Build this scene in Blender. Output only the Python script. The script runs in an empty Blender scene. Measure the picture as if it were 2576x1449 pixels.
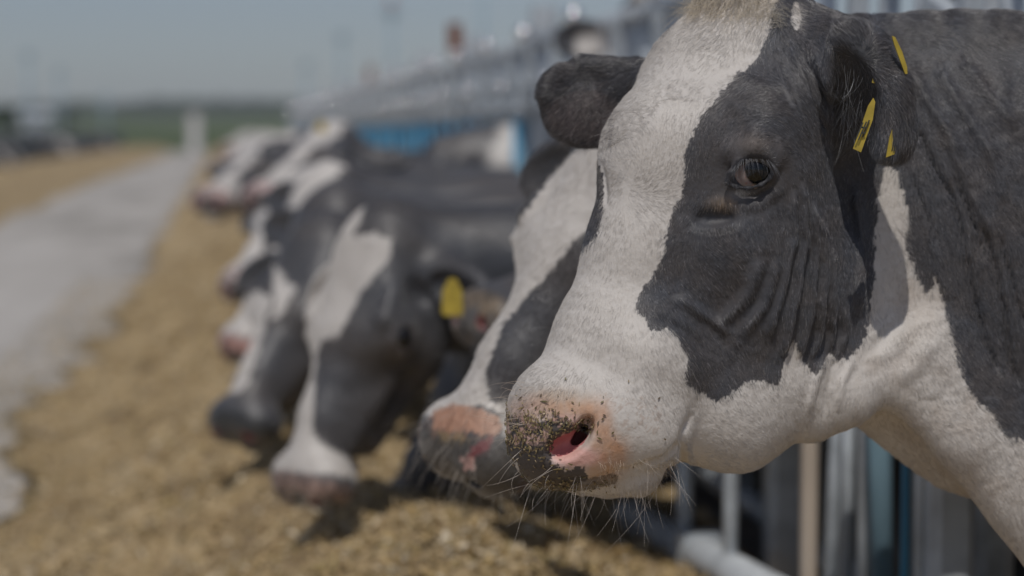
import bpy, math, random
import numpy as np
from mathutils import Vector, Matrix

# ------------------------------------------------------------------ camera, sky, sun, exposure
C = bpy.context.scene
R = math.radians
CAM_H, YAW, PITCH, FOC, D0 = 1.2, 8.3, 4.45, 70.0, 2.2
cam_data = bpy.data.cameras.new('camera')
cam = bpy.data.objects.new('camera', cam_data)
C.collection.objects.link(cam)
C.camera = cam
cam_data.lens = FOC
cam_data.sensor_width = 36.0
cam_data.clip_start = 0.05
cam_data.clip_end = 4000
cam.location = (0, 0, CAM_H)
cam.rotation_euler = (R(90 - PITCH), 0, R(-YAW))
cam_data.dof.use_dof = True
cam_data.dof.focus_distance = 2.19
cam_data.dof.aperture_fstop = 2.5
cam_data.dof.aperture_blades = 0

SUN = Vector((-0.13, -0.47, 0.87)).normalized()
elev = math.asin(SUN.z)
azim = math.atan2(SUN.x, SUN.y)
w = bpy.data.worlds.new('World')
C.world = w
w.use_nodes = True
nt = w.node_tree
nt.nodes.clear()
sky = nt.nodes.new('ShaderNodeTexSky')
sky.sky_type = 'NISHITA'
sky.sun_disc = False
sky.sun_elevation = elev
sky.sun_rotation = azim
sky.air_density = 1.0
sky.dust_density = 0.7
sky.ozone_density = 3.0
hsv = nt.nodes.new('ShaderNodeHueSaturation')
hsv.inputs['Saturation'].default_value = 0.6
bgn = nt.nodes.new('ShaderNodeBackground')
bgn.inputs['Strength'].default_value = 0.088
wo = nt.nodes.new('ShaderNodeOutputWorld')
nt.links.new(sky.outputs[0], hsv.inputs['Color'])
tint = nt.nodes.new('ShaderNodeMix')
tint.data_type = 'RGBA'
tint.blend_type = 'MULTIPLY'
tint.inputs['Factor'].default_value = 1.0
tint.inputs[7].default_value = (0.93, 0.975, 1.09, 1)
nt.links.new(hsv.outputs[0], tint.inputs[6])
nt.links.new(tint.outputs[2], bgn.inputs['Color'])
nt.links.new(bgn.outputs[0], wo.inputs['Surface'])
sd = bpy.data.lights.new('sun', 'SUN')
sd.energy = 3.2
sd.angle = R(0.6)
sd.color = (1.0, 0.955, 0.9)
so = bpy.data.objects.new('sun', sd)
C.collection.objects.link(so)
so.rotation_euler = SUN.to_track_quat('Z', 'Y').to_euler()
C.view_settings.view_transform = 'Standard'
C.view_settings.look = 'None'
C.view_settings.gamma = 1.0
C.view_settings.use_curve_mapping = False
C.view_settings.exposure = -0.68
C.render.engine = 'CYCLES'
C.cycles.use_denoising = True
C.cycles.max_bounces = 6
C.cycles.volume_bounces = 0
C.cycles.transparent_max_bounces = 8
C.cycles.volume_step_rate = 4
try:
    C.cycles_curves.shape = 'RIBBONS'
    C.cycles_curves.subdivisions = 1
except Exception:
    pass
HAIR = 1.0          # hair density multiplier

rng = np.random.default_rng(7)
random.seed(7)

# ------------------------------------------------------------------ frames: metres in camera axes <-> world
_y, _p = R(YAW), R(PITCH)
FW = np.array([math.sin(_y) * math.cos(_p), math.cos(_y) * math.cos(_p), -math.sin(_p)])
RT = np.array([math.cos(_y), -math.sin(_y), 0.0])
UP = np.cross(RT, FW)
CAMP = np.array([0, 0, CAM_H])
M3 = np.stack([RT, UP, -FW], 1)                # columns: right, up, towards the viewer
F5 = FOC / 36.0 * 2576.0                       # tracing units (photo measured 2576 wide)
S = D0 / F5


def P(px, py, z=0.0):
    """traced point -> camera-axes metres; z metres in front of the plane at depth D0"""
    d = D0 - z
    return np.array([(px - 1288) / F5 * d, -(py - 724.5) / F5 * d, -d])


def PD(px, py, depth):
    return P(px, py, D0 - depth)


def toW(v):
    v = np.asarray(v, dtype=np.float64)
    return v @ M3.T + CAMP


def toC(v):
    return (np.asarray(v, dtype=np.float64) - CAMP) @ M3


def W(px, py, depth):
    return toW(PD(px, py, depth))


def to_px(v):
    """camera-axes metres -> traced units"""
    d = -v[:, 2]
    return v[:, 0] / d * F5 + 1288, -v[:, 1] / d * F5 + 724.5


# ------------------------------------------------------------------ implicit-surface modelling
class Field:
    def __init__(self, gx, gy, gz):
        self.g = [np.asarray(a, dtype=np.float32) for a in (gx, gy, gz)]
        self.F = np.full((len(gx), len(gy), len(gz)), 1.0, dtype=np.float32)

    def sub(self, lo, hi):
        sl = []
        for a, l, h in zip(self.g, lo, hi):
            i0 = max(0, int(np.searchsorted(a, l)) - 1)
            i1 = min(len(a), int(np.searchsorted(a, h)) + 1)
            if i1 <= i0:
                return None
            sl.append(slice(i0, i1))
        return tuple(sl)

    def coords(self, sl):
        return (self.g[0][sl[0]][:, None, None], self.g[1][sl[1]][None, :, None], self.g[2][sl[2]][None, None, :])

    def add(self, d, sl, k):
        a = self.F[sl]
        h = np.maximum(k - np.abs(a - d), 0) / k
        self.F[sl] = np.minimum(a, d) - h * h * k * 0.25

    def cut(self, d, sl, k):
        a = self.F[sl]
        b = -d
        h = np.maximum(k - np.abs(a - b), 0) / k
        self.F[sl] = np.maximum(a, b) + h * h * k * 0.25

    def cone(self, a, b, ra, rb, k=0.03, zs=1.0, op='add', axis=None):
        """round cone a->b; zs squashes it along an axis (default grid z) by that factor"""
        a = np.asarray(a, float); b = np.asarray(b, float)
        m = max(ra, rb) + 2.2 * k + 0.01
        lo = np.minimum(a - m, b - m); hi = np.maximum(a + m, b + m)
        sl = self.sub(lo, hi)
        if sl is None:
            return
        X, Y, Z = self.coords(sl)
        ab = b - a
        L2 = float(ab @ ab) + 1e-12
        px, py, pz = X - a[0], Y - a[1], Z - a[2]
        t = np.clip((px * ab[0] + py * ab[1] + pz * ab[2]) / L2, 0, 1)
        qx, qy, qz = px - t * ab[0], py - t * ab[1], pz - t * ab[2]
        if zs != 1.0:
            ax = np.array([0, 0, 1.0]) if axis is None else np.asarray(axis, float)
            dn = qx * ax[0] + qy * ax[1] + qz * ax[2]
            e = (1.0 / zs - 1.0) * dn
            qx = qx + e * ax[0]; qy = qy + e * ax[1]; qz = qz + e * ax[2]
        d = np.sqrt(qx * qx + qy * qy + qz * qz) - (ra + (rb - ra) * t)
        if zs < 1.0:
            d = d * (0.5 + 0.5 * zs)
        d = d.astype(np.float32)
        (self.add if op == 'add' else self.cut)(d, sl, k)

    def ball(self, c, r, k=0.03, op='add'):
        self.cone(c, c, r, r, k, op=op)

    def ell(self, c, r, ax=None, k=0.02, op='add'):
        c = np.asarray(c, float); r = np.asarray(r, float)
        A = np.eye(3) if ax is None else np.asarray(ax, float)
        m = r.max() + 2.2 * k + 0.01
        sl = self.sub(c - m, c + m)
        if sl is None:
            return
        X, Y, Z = self.coords(sl)
        px, py, pz = X - c[0], Y - c[1], Z - c[2]
        k0 = 0; k1 = 0
        for i in range(3):
            q = px * A[i][0] + py * A[i][1] + pz * A[i][2]
            k0 = k0 + (q / r[i]) ** 2
            k1 = k1 + (q / r[i] ** 2) ** 2
        k0 = np.sqrt(k0); k1 = np.sqrt(k1) + 1e-9
        d = (k0 * (k0 - 1.0) / k1).astype(np.float32)
        (self.add if op == 'add' else self.cut)(d, sl, k)

    def mesh(self):
        """surface nets -> verts, quads"""
        F = self.F
        s = F < 0
        nx, ny, nz = F.shape
        c = np.zeros((nx - 1, ny - 1, nz - 1), dtype=np.uint8)
        for i in (0, 1):
            for j in (0, 1):
                for k in (0, 1):
                    c += s[i:nx - 1 + i, j:ny - 1 + j, k:nz - 1 + k]
        I = np.argwhere((c > 0) & (c < 8))
        idx = np.full(c.shape, -1, dtype=np.int32)
        idx[I[:, 0], I[:, 1], I[:, 2]] = np.arange(len(I))
        off = [(i, j, k) for i in (0, 1) for j in (0, 1) for k in (0, 1)]
        val = {o: F[I[:, 0] + o[0], I[:, 1] + o[1], I[:, 2] + o[2]] for o in off}
        acc = np.zeros((len(I), 3)); n = np.zeros(len(I))
        for o in off:
            for d in range(3):
                if o[d]:
                    continue
                o2 = list(o); o2[d] = 1; o2 = tuple(o2)
                a, b = val[o], val[o2]
                m = (a < 0) != (b < 0)
                t = np.where(m, a / np.where(m, a - b, 1), 0)
                p = np.stack([self.g[e][I[:, e] + o[e]] for e in range(3)], 1).astype(float)
                st = self.g[d][I[:, d] + 1] - self.g[d][I[:, d]]
                p[:, d] += t * st
                acc += p * m[:, None]; n += m
        V = acc / n[:, None]
        Q = []
        for d in range(3):
            u, v = [(1, 2), (2, 0), (0, 1)][d]
            sl0 = [slice(None)] * 3; sl1 = [slice(None)] * 3
            sl0[d] = slice(0, -1); sl1[d] = slice(1, None)
            sa, sb = s[tuple(sl0)], s[tuple(sl1)]
            E = np.argwhere(sa != sb)
            dims = [nx - 1, ny - 1, nz - 1]
            ok = (E[:, u] > 0) & (E[:, v] > 0) & (E[:, u] < dims[u]) & (E[:, v] < dims[v])
            E = E[ok]
            inside = sa[E[:, 0], E[:, 1], E[:, 2]]
            def at(du, dv):
                e = E.copy(); e[:, u] -= du; e[:, v] -= dv
                return idx[e[:, 0], e[:, 1], e[:, 2]]
            q = np.stack([at(1, 1), at(0, 1), at(0, 0), at(1, 0)], 1)
            q[~inside] = q[~inside][:, ::-1]
            Q.append(q)
        Q = np.concatenate(Q)
        Q = Q[(Q >= 0).all(1)]
        return V, Q


def relax(V, Q, n, lam=0.5):
    E = np.concatenate([Q[:, [0, 1]], Q[:, [1, 2]], Q[:, [2, 3]], Q[:, [3, 0]]])
    deg = np.bincount(E[:, 0], minlength=len(V)) + np.bincount(E[:, 1], minlength=len(V))
    for it in range(n):
        l = lam if it % 2 == 0 else -lam * 1.03
        S_ = np.zeros_like(V)
        for d in range(3):
            S_[:, d] = np.bincount(E[:, 0], V[E[:, 1], d], len(V)) + np.bincount(E[:, 1], V[E[:, 0], d], len(V))
        V = V + l * (S_ / deg[:, None] - V)
    return V


def vnormals(V, Q):
    n = np.cross(V[Q[:, 2]] - V[Q[:, 0]], V[Q[:, 3]] - V[Q[:, 1]])
    N = np.zeros_like(V)
    for j in range(4):
        for d in range(3):
            N[:, d] += np.bincount(Q[:, j], n[:, d], len(V))
    return N / (np.linalg.norm(N, axis=1, keepdims=True) + 1e-12)


def make_mesh(name, V, Q, mat=None, smooth=True):
    me = bpy.data.meshes.new(name)
    V = np.asarray(V, dtype=np.float32); Q = np.asarray(Q, dtype=np.int32)
    k = Q.shape[1]
    me.vertices.add(len(V)); me.vertices.foreach_set('co', V.ravel())
    me.loops.add(Q.size); me.loops.foreach_set('vertex_index', Q.ravel())
    me.polygons.add(len(Q)); me.polygons.foreach_set('loop_start', np.arange(0, Q.size, k, dtype=np.int32))
    me.update(calc_edges=True)
    me.validate()
    me.polygons.foreach_set('use_smooth', np.full(len(me.polygons), smooth))
    if mat:
        me.materials.append(mat)
    return me


def set_col(me, col, name='Col'):
    a = me.attributes.new(name, 'FLOAT_COLOR', 'POINT')
    c = np.ones((len(col), 4), dtype=np.float32); c[:, :3] = col
    a.data.foreach_set('color', c.ravel())


def link(name, data, parent=None, label=None, cat=None, group=None, kind=None):
    o = bpy.data.objects.new(name, data)
    C.collection.objects.link(o)
    if parent:
        o.parent = parent
    for k_, v_ in (('label', label), ('category', cat), ('group', group), ('kind', kind)):
        if v_:
            o[k_] = v_
    return o


def inside(poly, x, y):
    """vectorised even-odd test"""
    poly = np.asarray(poly, float)
    r = np.zeros(len(x), bool)
    x1, y1 = poly[-1]
    for x2, y2 in poly:
        m = ((y1 > y) != (y2 > y))
        if m.any():
            xi = (x2 - x1) * (y - y1) / ((y2 - y1) if y2 != y1 else 1e-9) + x1
            r ^= m & (x < xi)
        x1, y1 = x2, y2
    return r


def segdist(pl, x, y):
    """distance to polyline"""
    pl = np.asarray(pl, float)
    best = np.full(len(x), 1e9)
    for (x1, y1), (x2, y2) in zip(pl[:-1], pl[1:]):
        dx, dy = x2 - x1, y2 - y1
        t = np.clip(((x - x1) * dx + (y - y1) * dy) / (dx * dx + dy * dy + 1e-9), 0, 1)
        best = np.minimum(best, np.hypot(x - x1 - t * dx, y - y1 - t * dy))
    return best


def vnoise(x, y, seed=0):
    """two rotated octaves of value noise"""
    return .62 * _vn(x * .94 + y * .34, y * .94 - x * .34, seed) + .38 * _vn(x * 1.6 - y * 1.35 + 7.3, y * 1.6 + x * 1.35 - 3.1, seed + 17)


def _vn(x, y, seed=0):
    """smooth value noise, period-free enough for pigment edges"""
    def h(i, j):
        n = np.sin(i * 127.1 + j * 311.7 + seed * 74.7) * 43758.5453
        return n - np.floor(n)
    i, j = np.floor(x), np.floor(y)
    u, v = x - i, y - j
    u = u * u * (3 - 2 * u); v = v * v * (3 - 2 * v)
    return (h(i, j) * (1 - u) + h(i + 1, j) * u) * (1 - v) + (h(i, j + 1) * (1 - u) + h(i + 1, j + 1) * u) * v


# ------------------------------------------------------------------ materials
def new_mat(name):
    m = bpy.data.materials.new(name); m.use_nodes = True
    return m, m.node_tree, m.node_tree.nodes['Principled BSDF']


def simple(name, col, rough=0.6, metal=0.0, noise=0.0, scale=20.0, bump=0.0, col2=None, spec=0.5):
    m, t, b = new_mat(name)
    b.inputs['Roughness'].default_value = rough
    b.inputs['Metallic'].default_value = metal
    b.inputs['Specular IOR Level'].default_value = spec
    if noise or col2:
        tc = t.nodes.new('ShaderNodeTexCoord')
        n = t.nodes.new('ShaderNodeTexNoise'); n.inputs['Scale'].default_value = scale
        n.inputs['Detail'].default_value = 6
        t.links.new(tc.outputs['Object'], n.inputs['Vector'])
        r = t.nodes.new('ShaderNodeValToRGB')
        c2 = col2 or tuple(c * (1 - noise) for c in col)
        r.color_ramp.elements[0].position = 0.35; r.color_ramp.elements[0].color = (*c2, 1)
        r.color_ramp.elements[1].position = 0.65; r.color_ramp.elements[1].color = (*col, 1)
        t.links.new(n.outputs['Fac'], r.inputs['Fac'])
        t.links.new(r.outputs['Color'], b.inputs['Base Color'])
        if bump:
            bp = t.nodes.new('ShaderNodeBump'); bp.inputs['Strength'].default_value = bump
            bp.inputs['Distance'].default_value = 0.01
            t.links.new(n.outputs['Fac'], bp.inputs['Height'])
            t.links.new(bp.outputs['Normal'], b.inputs['Normal'])
    else:
        b.inputs['Base Color'].default_value = (*col, 1)
    return m


def attr_mat(name, rough, spec, sheen=0.0, bump=0.0, bscale=300.0):
    m, t, b = new_mat(name)
    a = t.nodes.new('ShaderNodeAttribute'); a.attribute_name = 'Col'
    t.links.new(a.outputs['Color'], b.inputs['Base Color'])
    b.inputs['Roughness'].default_value = rough
    b.inputs['Specular IOR Level'].default_value = spec
    b.inputs['Sheen Weight'].default_value = sheen
    b.inputs['Sheen Roughness'].default_value = 0.4
    if bump:
        tc = t.nodes.new('ShaderNodeTexCoord')
        n = t.nodes.new('ShaderNodeTexNoise'); n.inputs['Scale'].default_value = bscale
        t.links.new(tc.outputs['Object'], n.inputs['Vector'])
        bp = t.nodes.new('ShaderNodeBump'); bp.inputs['Strength'].default_value = bump
        bp.inputs['Distance'].default_value = 0.002
        t.links.new(n.outputs['Fac'], bp.inputs['Height'])
        t.links.new(bp.outputs['Normal'], b.inputs['Normal'])
    return m


WHITE = np.array([0.60, 0.56, 0.515])
BLACK = np.array([0.066, 0.069, 0.079])
M_skin = attr_mat('cow_hide', 0.55, 0.35, 0.0, 0.35, 260)
M_coat = attr_mat('coat_hair', 0.38, 0.6)
M_hide2 = attr_mat('short_hide', 0.48, 0.6, 0.25, 0.4, 120)
# ------------------------------------------------------------------ near cow
def axis_grid(parts):
    """parts: list of (end, step) from start"""
    a = [parts[0][0]]
    for end, st in parts[1:]:
        n = max(1, int(round((end - a[-1]) / st)))
        a += list(np.linspace(a[-1], end, n + 1)[1:])
    return a


def near_cow_mesh():
    gx = axis_grid([(-0.03, 0), (0.43, 0.002), (0.62, 0.0035), (0.8, 0.008), (3.1, 0.028)])
    gy = axis_grid([(-1.42, 0), (-0.45, 0.028), (-0.27, 0.006), (0.36, 0.0021), (0.45, 0.01), (0.62, 0.028)])
    gz = axis_grid([(-3.0, 0), (-2.45, 0.028), (-2.30, 0.004), (-2.10, 0.0023), (-2.0, 0.004), (-1.85, 0.02)])
    f = Field(gx, gy, gz)

    def b(px, py, z, r, k=0.03, op='add'):
        f.ball(P(px, py, z), r * S, k, op)

    def c(p, q, k=0.03, zs=1.0, op='add'):
        f.cone(P(*p[:3]), P(*q[:3]), p[3] * S, q[3] * S, k, zs, op)
    # skull
    c((1890, 60, -.20, 150), (1790, 215, -.165, 172), .03)
    c((1790, 215, -.165, 172), (1702, 400, -.118, 192), .03)
    c((1702, 400, -.118, 192), (1625, 640, -.100, 150), .03)
    c((1625, 640, -.100, 150), (1540, 850, -.080, 138), .03)
    c((1540, 850, -.080, 138), (1450, 1000, -.055, 128), .03)
    # far orbit bulge
    b(1590, 455, -.20, 95, .03)
    # brow, near orbit
    b(1895, 408, -.082, 150, .045)
    c((1790, 330, -.08, 70), (1900, 300, -.055, 70), .04)
    c((1930, 330, -.055, 60), (1985, 420, -.06, 55), .04)
    # temple and ear base
    b(2010, 250, -.135, 185, .05)
    c((2000, 150, -.16, 155), (2140, 160, -.13, 120), .04)
    # cheek / masseter
    b(1915, 720, -.143, 235, .05)
    b(1860, 590, -.088, 125, .05)
    b(1965, 540, -.110, 140, .05)
    b(1760, 520, -.092, 100, .04)
    b(1830, 820, -.125, 170, .05)
    b(1760, 640, -.115, 135, .04)
    c((1720, 620, -.075, 45), (1850, 640, -.065, 45), .06)
    b(2040, 760, -.20, 210, .05)
    # side of the nose, maxilla
    c((1700, 760, -.075, 80), (1620, 900, -.035, 85), .04)
    b(1660, 960, -.055, 120, .04)
    # muzzle
    b(1432, 1075, -.045, 145, .03)
    c((1400, 1040, -.050, 118), (1385, 1110, -.045, 104), .025)
    c((1500, 1120, -.030, 88), (1640, 1085, -.030, 92), .03)
    b(1560, 1040, -.03, 105, .03)
    b(1390, 1145, -.085, 80, .03)
    b(1545, 1020, -.11, 120, .03)
    # lower lip / chin
    c((1470, 1190, -.055, 58), (1600, 1185, -.050, 66), .012)
    b(1530, 1192, -.075, 60, .015)
    # mandible and throat
    c((1700, 1075, -.085, 85), (1850, 1060, -.105, 108), .045)
    b(1800, 960, -.105, 120, .05)
    b(1930, 930, -.135, 130, .05)
    c((1850, 1060, -.105, 108), (1990, 985, -.13, 100), .05)
    c((1990, 960, -.13, 110), (2130, 900, -.16, 130), .03)
    c((2060, 1040, -.12, 58), (2220, 955, -.13, 52), .03)
    b(2038, 1062, -.115, 36, .02)
    b(2130, 1000, -.12, 60, .03)
    # neck
    c((2080, 420, -.245, 410), (2300, 520, -.255, 508), .05, .47)
    c((2300, 520, -.255, 508), (2600, 650, -.27, 640), .05, .47)
    c((2600, 650, -.27, 640), (3150, 760, -.36, 800), .08, .50)
    # dewlap cord
    c((2270, 1000, -.135, 40), (2420, 1120, -.14, 48), .03)
    c((2420, 1120, -.14, 48), (2640, 1420, -.16, 60), .03)
    c((2330, 900, -.15, 90), (2600, 1200, -.17, 120), .05)
    # torso and legs
    Wp = lambda x, y, z: toC((x, y, z))
    f.cone(Wp(1.62, 2.62, .83), Wp(2.35, 2.66, .78), .33, .40, .12, .8, axis=toC((0, 1, 0)) - toC((0, 0, 0)))
    f.cone(Wp(2.35, 2.66, .78), Wp(2.85, 2.68, .86), .40, .30, .12, .8, axis=toC((0, 1, 0)) - toC((0, 0, 0)))
    f.cone(Wp(1.25, 2.56, .95), Wp(1.62, 2.62, .88), .28, .34, .1, .6, axis=toC((0, 1, 0)) - toC((0, 0, 0)))
    for x, y in ((1.50, 2.45), (1.58, 2.80), (2.80, 2.50), (2.88, 2.84)):
        f.cone(Wp(x, y, .50), Wp(x + .02, y, .12), .11, .068, .06)
        f.cone(Wp(x + .02, y, .12), Wp(x + .01, y, -.16), .055, .042, .03)
        f.cone(Wp(x + .01, y, -.16), Wp(x - .03, y, -.255), .045, .060, .02)
    # left ear: cupped leaf opening forwards
    def rot(ang, tilt):
        ca, sa = math.cos(R(ang)), math.sin(R(ang))
        e1 = np.array([ca, sa, 0.0]); e2 = np.array([-sa, ca, 0.0])
        ct, st = math.cos(R(tilt)), math.sin(R(tilt))
        e3 = np.array([0, 0, 1.0])
        a = e2 * ct + e3 * st                      # short axis turned towards the viewer
        n = np.cross(e1, a)
        return np.array([e1, a, n])
    A = rot(-66, 0)
    f.ell(P(2192, 232, -.015), (195 * S, 96 * S, 62 * S), A, .012)
    c((2110, 140, -.09, 85), (2150, 170, -.04, 70), .025)
    f.ell(P(2156, 262, .022), (176 * S, 76 * S, 92 * S), rot(-70, 0), .006, 'cut')
    f.ell(P(2150, 300, .000), (120 * S, 58 * S, 80 * S), rot(-75, 0), .010, 'cut')
    c((2262, 210, -.005, 24), (2232, 385, .004, 20), .018)
    # right ear (far side)
    A = rot(8, 0)
    c((1640, 215, -.22, 62), (1560, 225, -.235, 52), .03)
    f.ell(P(1488, 268, -.245), (142 * S, 118 * S, 46 * S), A, .015)
    f.ell(P(1500, 290, -.198), (126 * S, 92 * S, 52 * S), rot(12, 0), .008, 'cut')
    f.ell(P(1395, 205, -.235), (60 * S, 32 * S, 26 * S), rot(48, 0), .02)
    c((1470, 158, -.235, 22), (1600, 172, -.22, 26), .02)
    # poll tuft base and horn bud
    b(1830, -40, -.16, 80, .03)
    # eye opening
    f.ell(P(1889, 430, -.006), (62 * S, 40 * S, 44 * S), rot(12, 0), .006, 'cut')
    up = [(1829, 459), (1838, 436), (1858, 408), (1892, 391), (1928, 397), (1948, 420)]
    lo = [(1829, 461), (1850, 470), (1882, 474), (1915, 466), (1938, 448), (1948, 422)]
    for pl, r, dz in ((up, 6.5, .003), (lo, 4.5, .0)):
        for p, q in zip(pl[:-1], pl[1:]):
            zz = lambda p_: -.0125 + dz - .10 * ((p_[0] - 1895) * S) ** 2 * 40
            c((p[0], p[1], zz(p), r), (q[0], q[1], zz(q), r), .006)
    c((1845, 385, -.020, 20), (1900, 365, -.012, 24), .015)
    c((1900, 365, -.012, 24), (1950, 392, -.018, 20), .015)
    # nostril
    f.ell(P(1422, 1122, .018), (56 * S, 33 * S, 56 * S), rot(30, 0), .008, 'cut')
    f.ell(P(1466, 1086, .016), (42 * S, 23 * S, 60 * S), rot(62, 0), .008, 'cut')
    f.ell(P(1458, 1098, -.03), (46 * S, 26 * S, 60 * S), rot(45, 0), .006, 'cut')
    # mouth line
    for p, q in (((1385, 1212), (1460, 1207)), ((1460, 1207), (1560, 1186)), ((1560, 1186), (1650, 1160)), ((1650, 1160), (1700, 1120))):
        c((p[0], p[1] + 4, -.010, 7), (q[0], q[1] + 4, -.004, 7), .010, op='cut')
    # hollow under the eye
    f.ell(P(1798, 549, -.029), (42 * S, 15 * S, 15 * S), rot(4, 0), .014, 'cut')
    V, Q = f.mesh()
    V = relax(V, Q, 4, .5)
    return V, Q


RIDGES = [  # raised skin folds: polyline, width, height (mm)
    ([(1996, 470), (1994, 600), (1968, 720), (1930, 850)], 9, 3.2),
    ([(2018, 450), (2022, 600), (2000, 750), (1965, 900)], 9, 3.8),
    ([(2046, 500), (2048, 640), (2036, 780), (2004, 905)], 8, 3.8),
    ([(2068, 540), (2072, 700), (2058, 830), (2040, 905)], 8, 3.5),
    ([(2092, 610), (2096, 760), (2084, 890)], 8, 3.0),
    ([(2125, 760), (2122, 850), (2110, 900)], 8, 3.0),
    ([(2150, 470), (2165, 640), (2160, 800)], 9, 3.0),
    ([(1960, 640), (1925, 760), (1860, 850)], 13, 2.6),
    ([(1925, 640), (1880, 740), (1800, 830)], 16, 2.4),
    ([(1690, 740), (1780, 800), (1850, 850)], 14, 2.2),
    ([(1640, 790), (1720, 830), (1790, 900)], 12, -2.2),
    ([(1985, 110), (2020, 190), (2068, 290)], 8, 2.4),
    ([(2035, 100), (2070, 180), (2105, 260)], 9, 2.6),
    ([(1950, 150), (1990, 250), (2040, 350)], 7, 2.0),
    ([(2012, 120), (2044, 183), (2091, 272)], 5, -3.0),
    ([(2023, 168), (2065, 293), (2085, 340)], 5, -3.0),
    ([(1970, 210), (2002, 246), (2030, 300)], 4, -1.8),
    ([(1845, 356), (1833, 385), (1828, 412)], 4, -3.0),
    ([(1955, 440), (1944, 470), (1908, 492), (1862, 498)], 5, -2.4),
    ([(1975, 430), (1965, 480), (1915, 515), (1850, 520)], 12, 1.6),
    ([(1850, 350), (1895, 330), (1950, 350)], 14, 1.8),
    ([(2300, 300), (2350, 420), (2398, 495), (2421, 585), (2439, 698), (2457, 779), (2484, 869), (2520, 950)], 6, -5.0),
    ([(2290, 430), (2340, 560), (2360, 640)], 6, -3.0),
    ([(2405, 440), (2421, 486), (2448, 554), (2480, 650)], 5, -4.5),
    ([(2470, 560), (2484, 608), (2506, 675), (2524, 765), (2542, 900), (2570, 980)], 6, -5.0),
    ([(2515, 580), (2533, 662), (2560, 765), (2590, 840)], 6, -4.0),
    ([(2290, 180), (2350, 280), (2430, 400)], 12, 3.2),
    ([(2340, 150), (2410, 260), (2490, 380), (2530, 520)], 13, 3.2),
    ([(2400, 130), (2480, 230), (2560, 330)], 14, 3.0),
    ([(2370, 330), (2410, 410), (2440, 470)], 9, 2.6),
    ([(2440, 470), (2470, 540), (2500, 600)], 9, 3.0),
    ([(2320, 470), (2350, 620), (2385, 760)], 10, 2.6),
    ([(2080, 880), (2050, 960), (2030, 1050)], 10, 1.8),
    ([(2110, 880), (2080, 980), (2075, 1060)], 9, -1.6),
    ([(2150, 890), (2120, 960), (2110, 1040)], 11, 1.6),
    ([(2185, 900), (2240, 830), (2300, 790)], 14, -1.8),
    ([(2170, 920), (2250, 880), (2330, 800)], 17, 1.5),
    ([(2230, 970), (2300, 930), (2345, 850)], 18, 1.5),
    ([(1745, 1030), (1722, 1090), (1716, 1180)], 9, -4.5),
    ([(1700, 215), (1650, 240)], 8, -1.6),
    ([(1512, 395), (1520, 460), (1528, 520)], 5, -2.4),
]

WHITE_POLY = [(1955, -90), (1952, 5), (1940, 60), (1925, 110), (1890, 160), (1850, 190), (1800, 250), (1752, 318), (1726, 370), (1716, 450),
    (1712, 500), (1692, 530), (1680, 580), (1670, 640), (1642, 700), (1606, 742), (1601, 778), (1622, 800), (1640, 830), (1680, 828), (1714, 870),
    (1728, 905), (1722, 965), (1768, 990), (1800, 1010), (1842, 985), (1870, 965), (1900, 952), (1935, 962), (1960, 970), (1968, 920), (1985, 880),
    (1995, 850), (2012, 890), (2030, 928), (2055, 945), (2070, 915), (2090, 888), (2112, 905), (2150, 890), (2180, 840), (2195, 780), (2200, 640),
    (2203, 560), (2212, 480), (2232, 405), (2262, 440), (2286, 530), (2276, 620), (2300, 690), (2330, 742), (2350, 722), (2346, 678), (2368, 735),
    (2385, 790), (2400, 880), (2420, 950), (2450, 1000), (2500, 1050), (2530, 1095), (2576, 1112), (2700, 1230), (2900, 1700), (2000, 1900),
    (1000, 1500), (1100, 900), (1380, 690), (1500, 600), (1519, 530), (1512, 430), (1496, 390), (1470, 300), (1600, 140), (1700, 60), (1690, -90)]
PAD = [(1268, 1045), (1300, 1050), (1340, 1066), (1372, 1052), (1400, 1044), (1425, 1058), (1470, 1066), (1482, 1072), (1440, 1095), (1405, 1110),
       (1386, 1128), (1384, 1150), (1400, 1170), (1432, 1186), (1450, 1172), (1470, 1178), (1484, 1200), (1470, 1216), (1420, 1222), (1340, 1222), (1250, 1120)]


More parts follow.
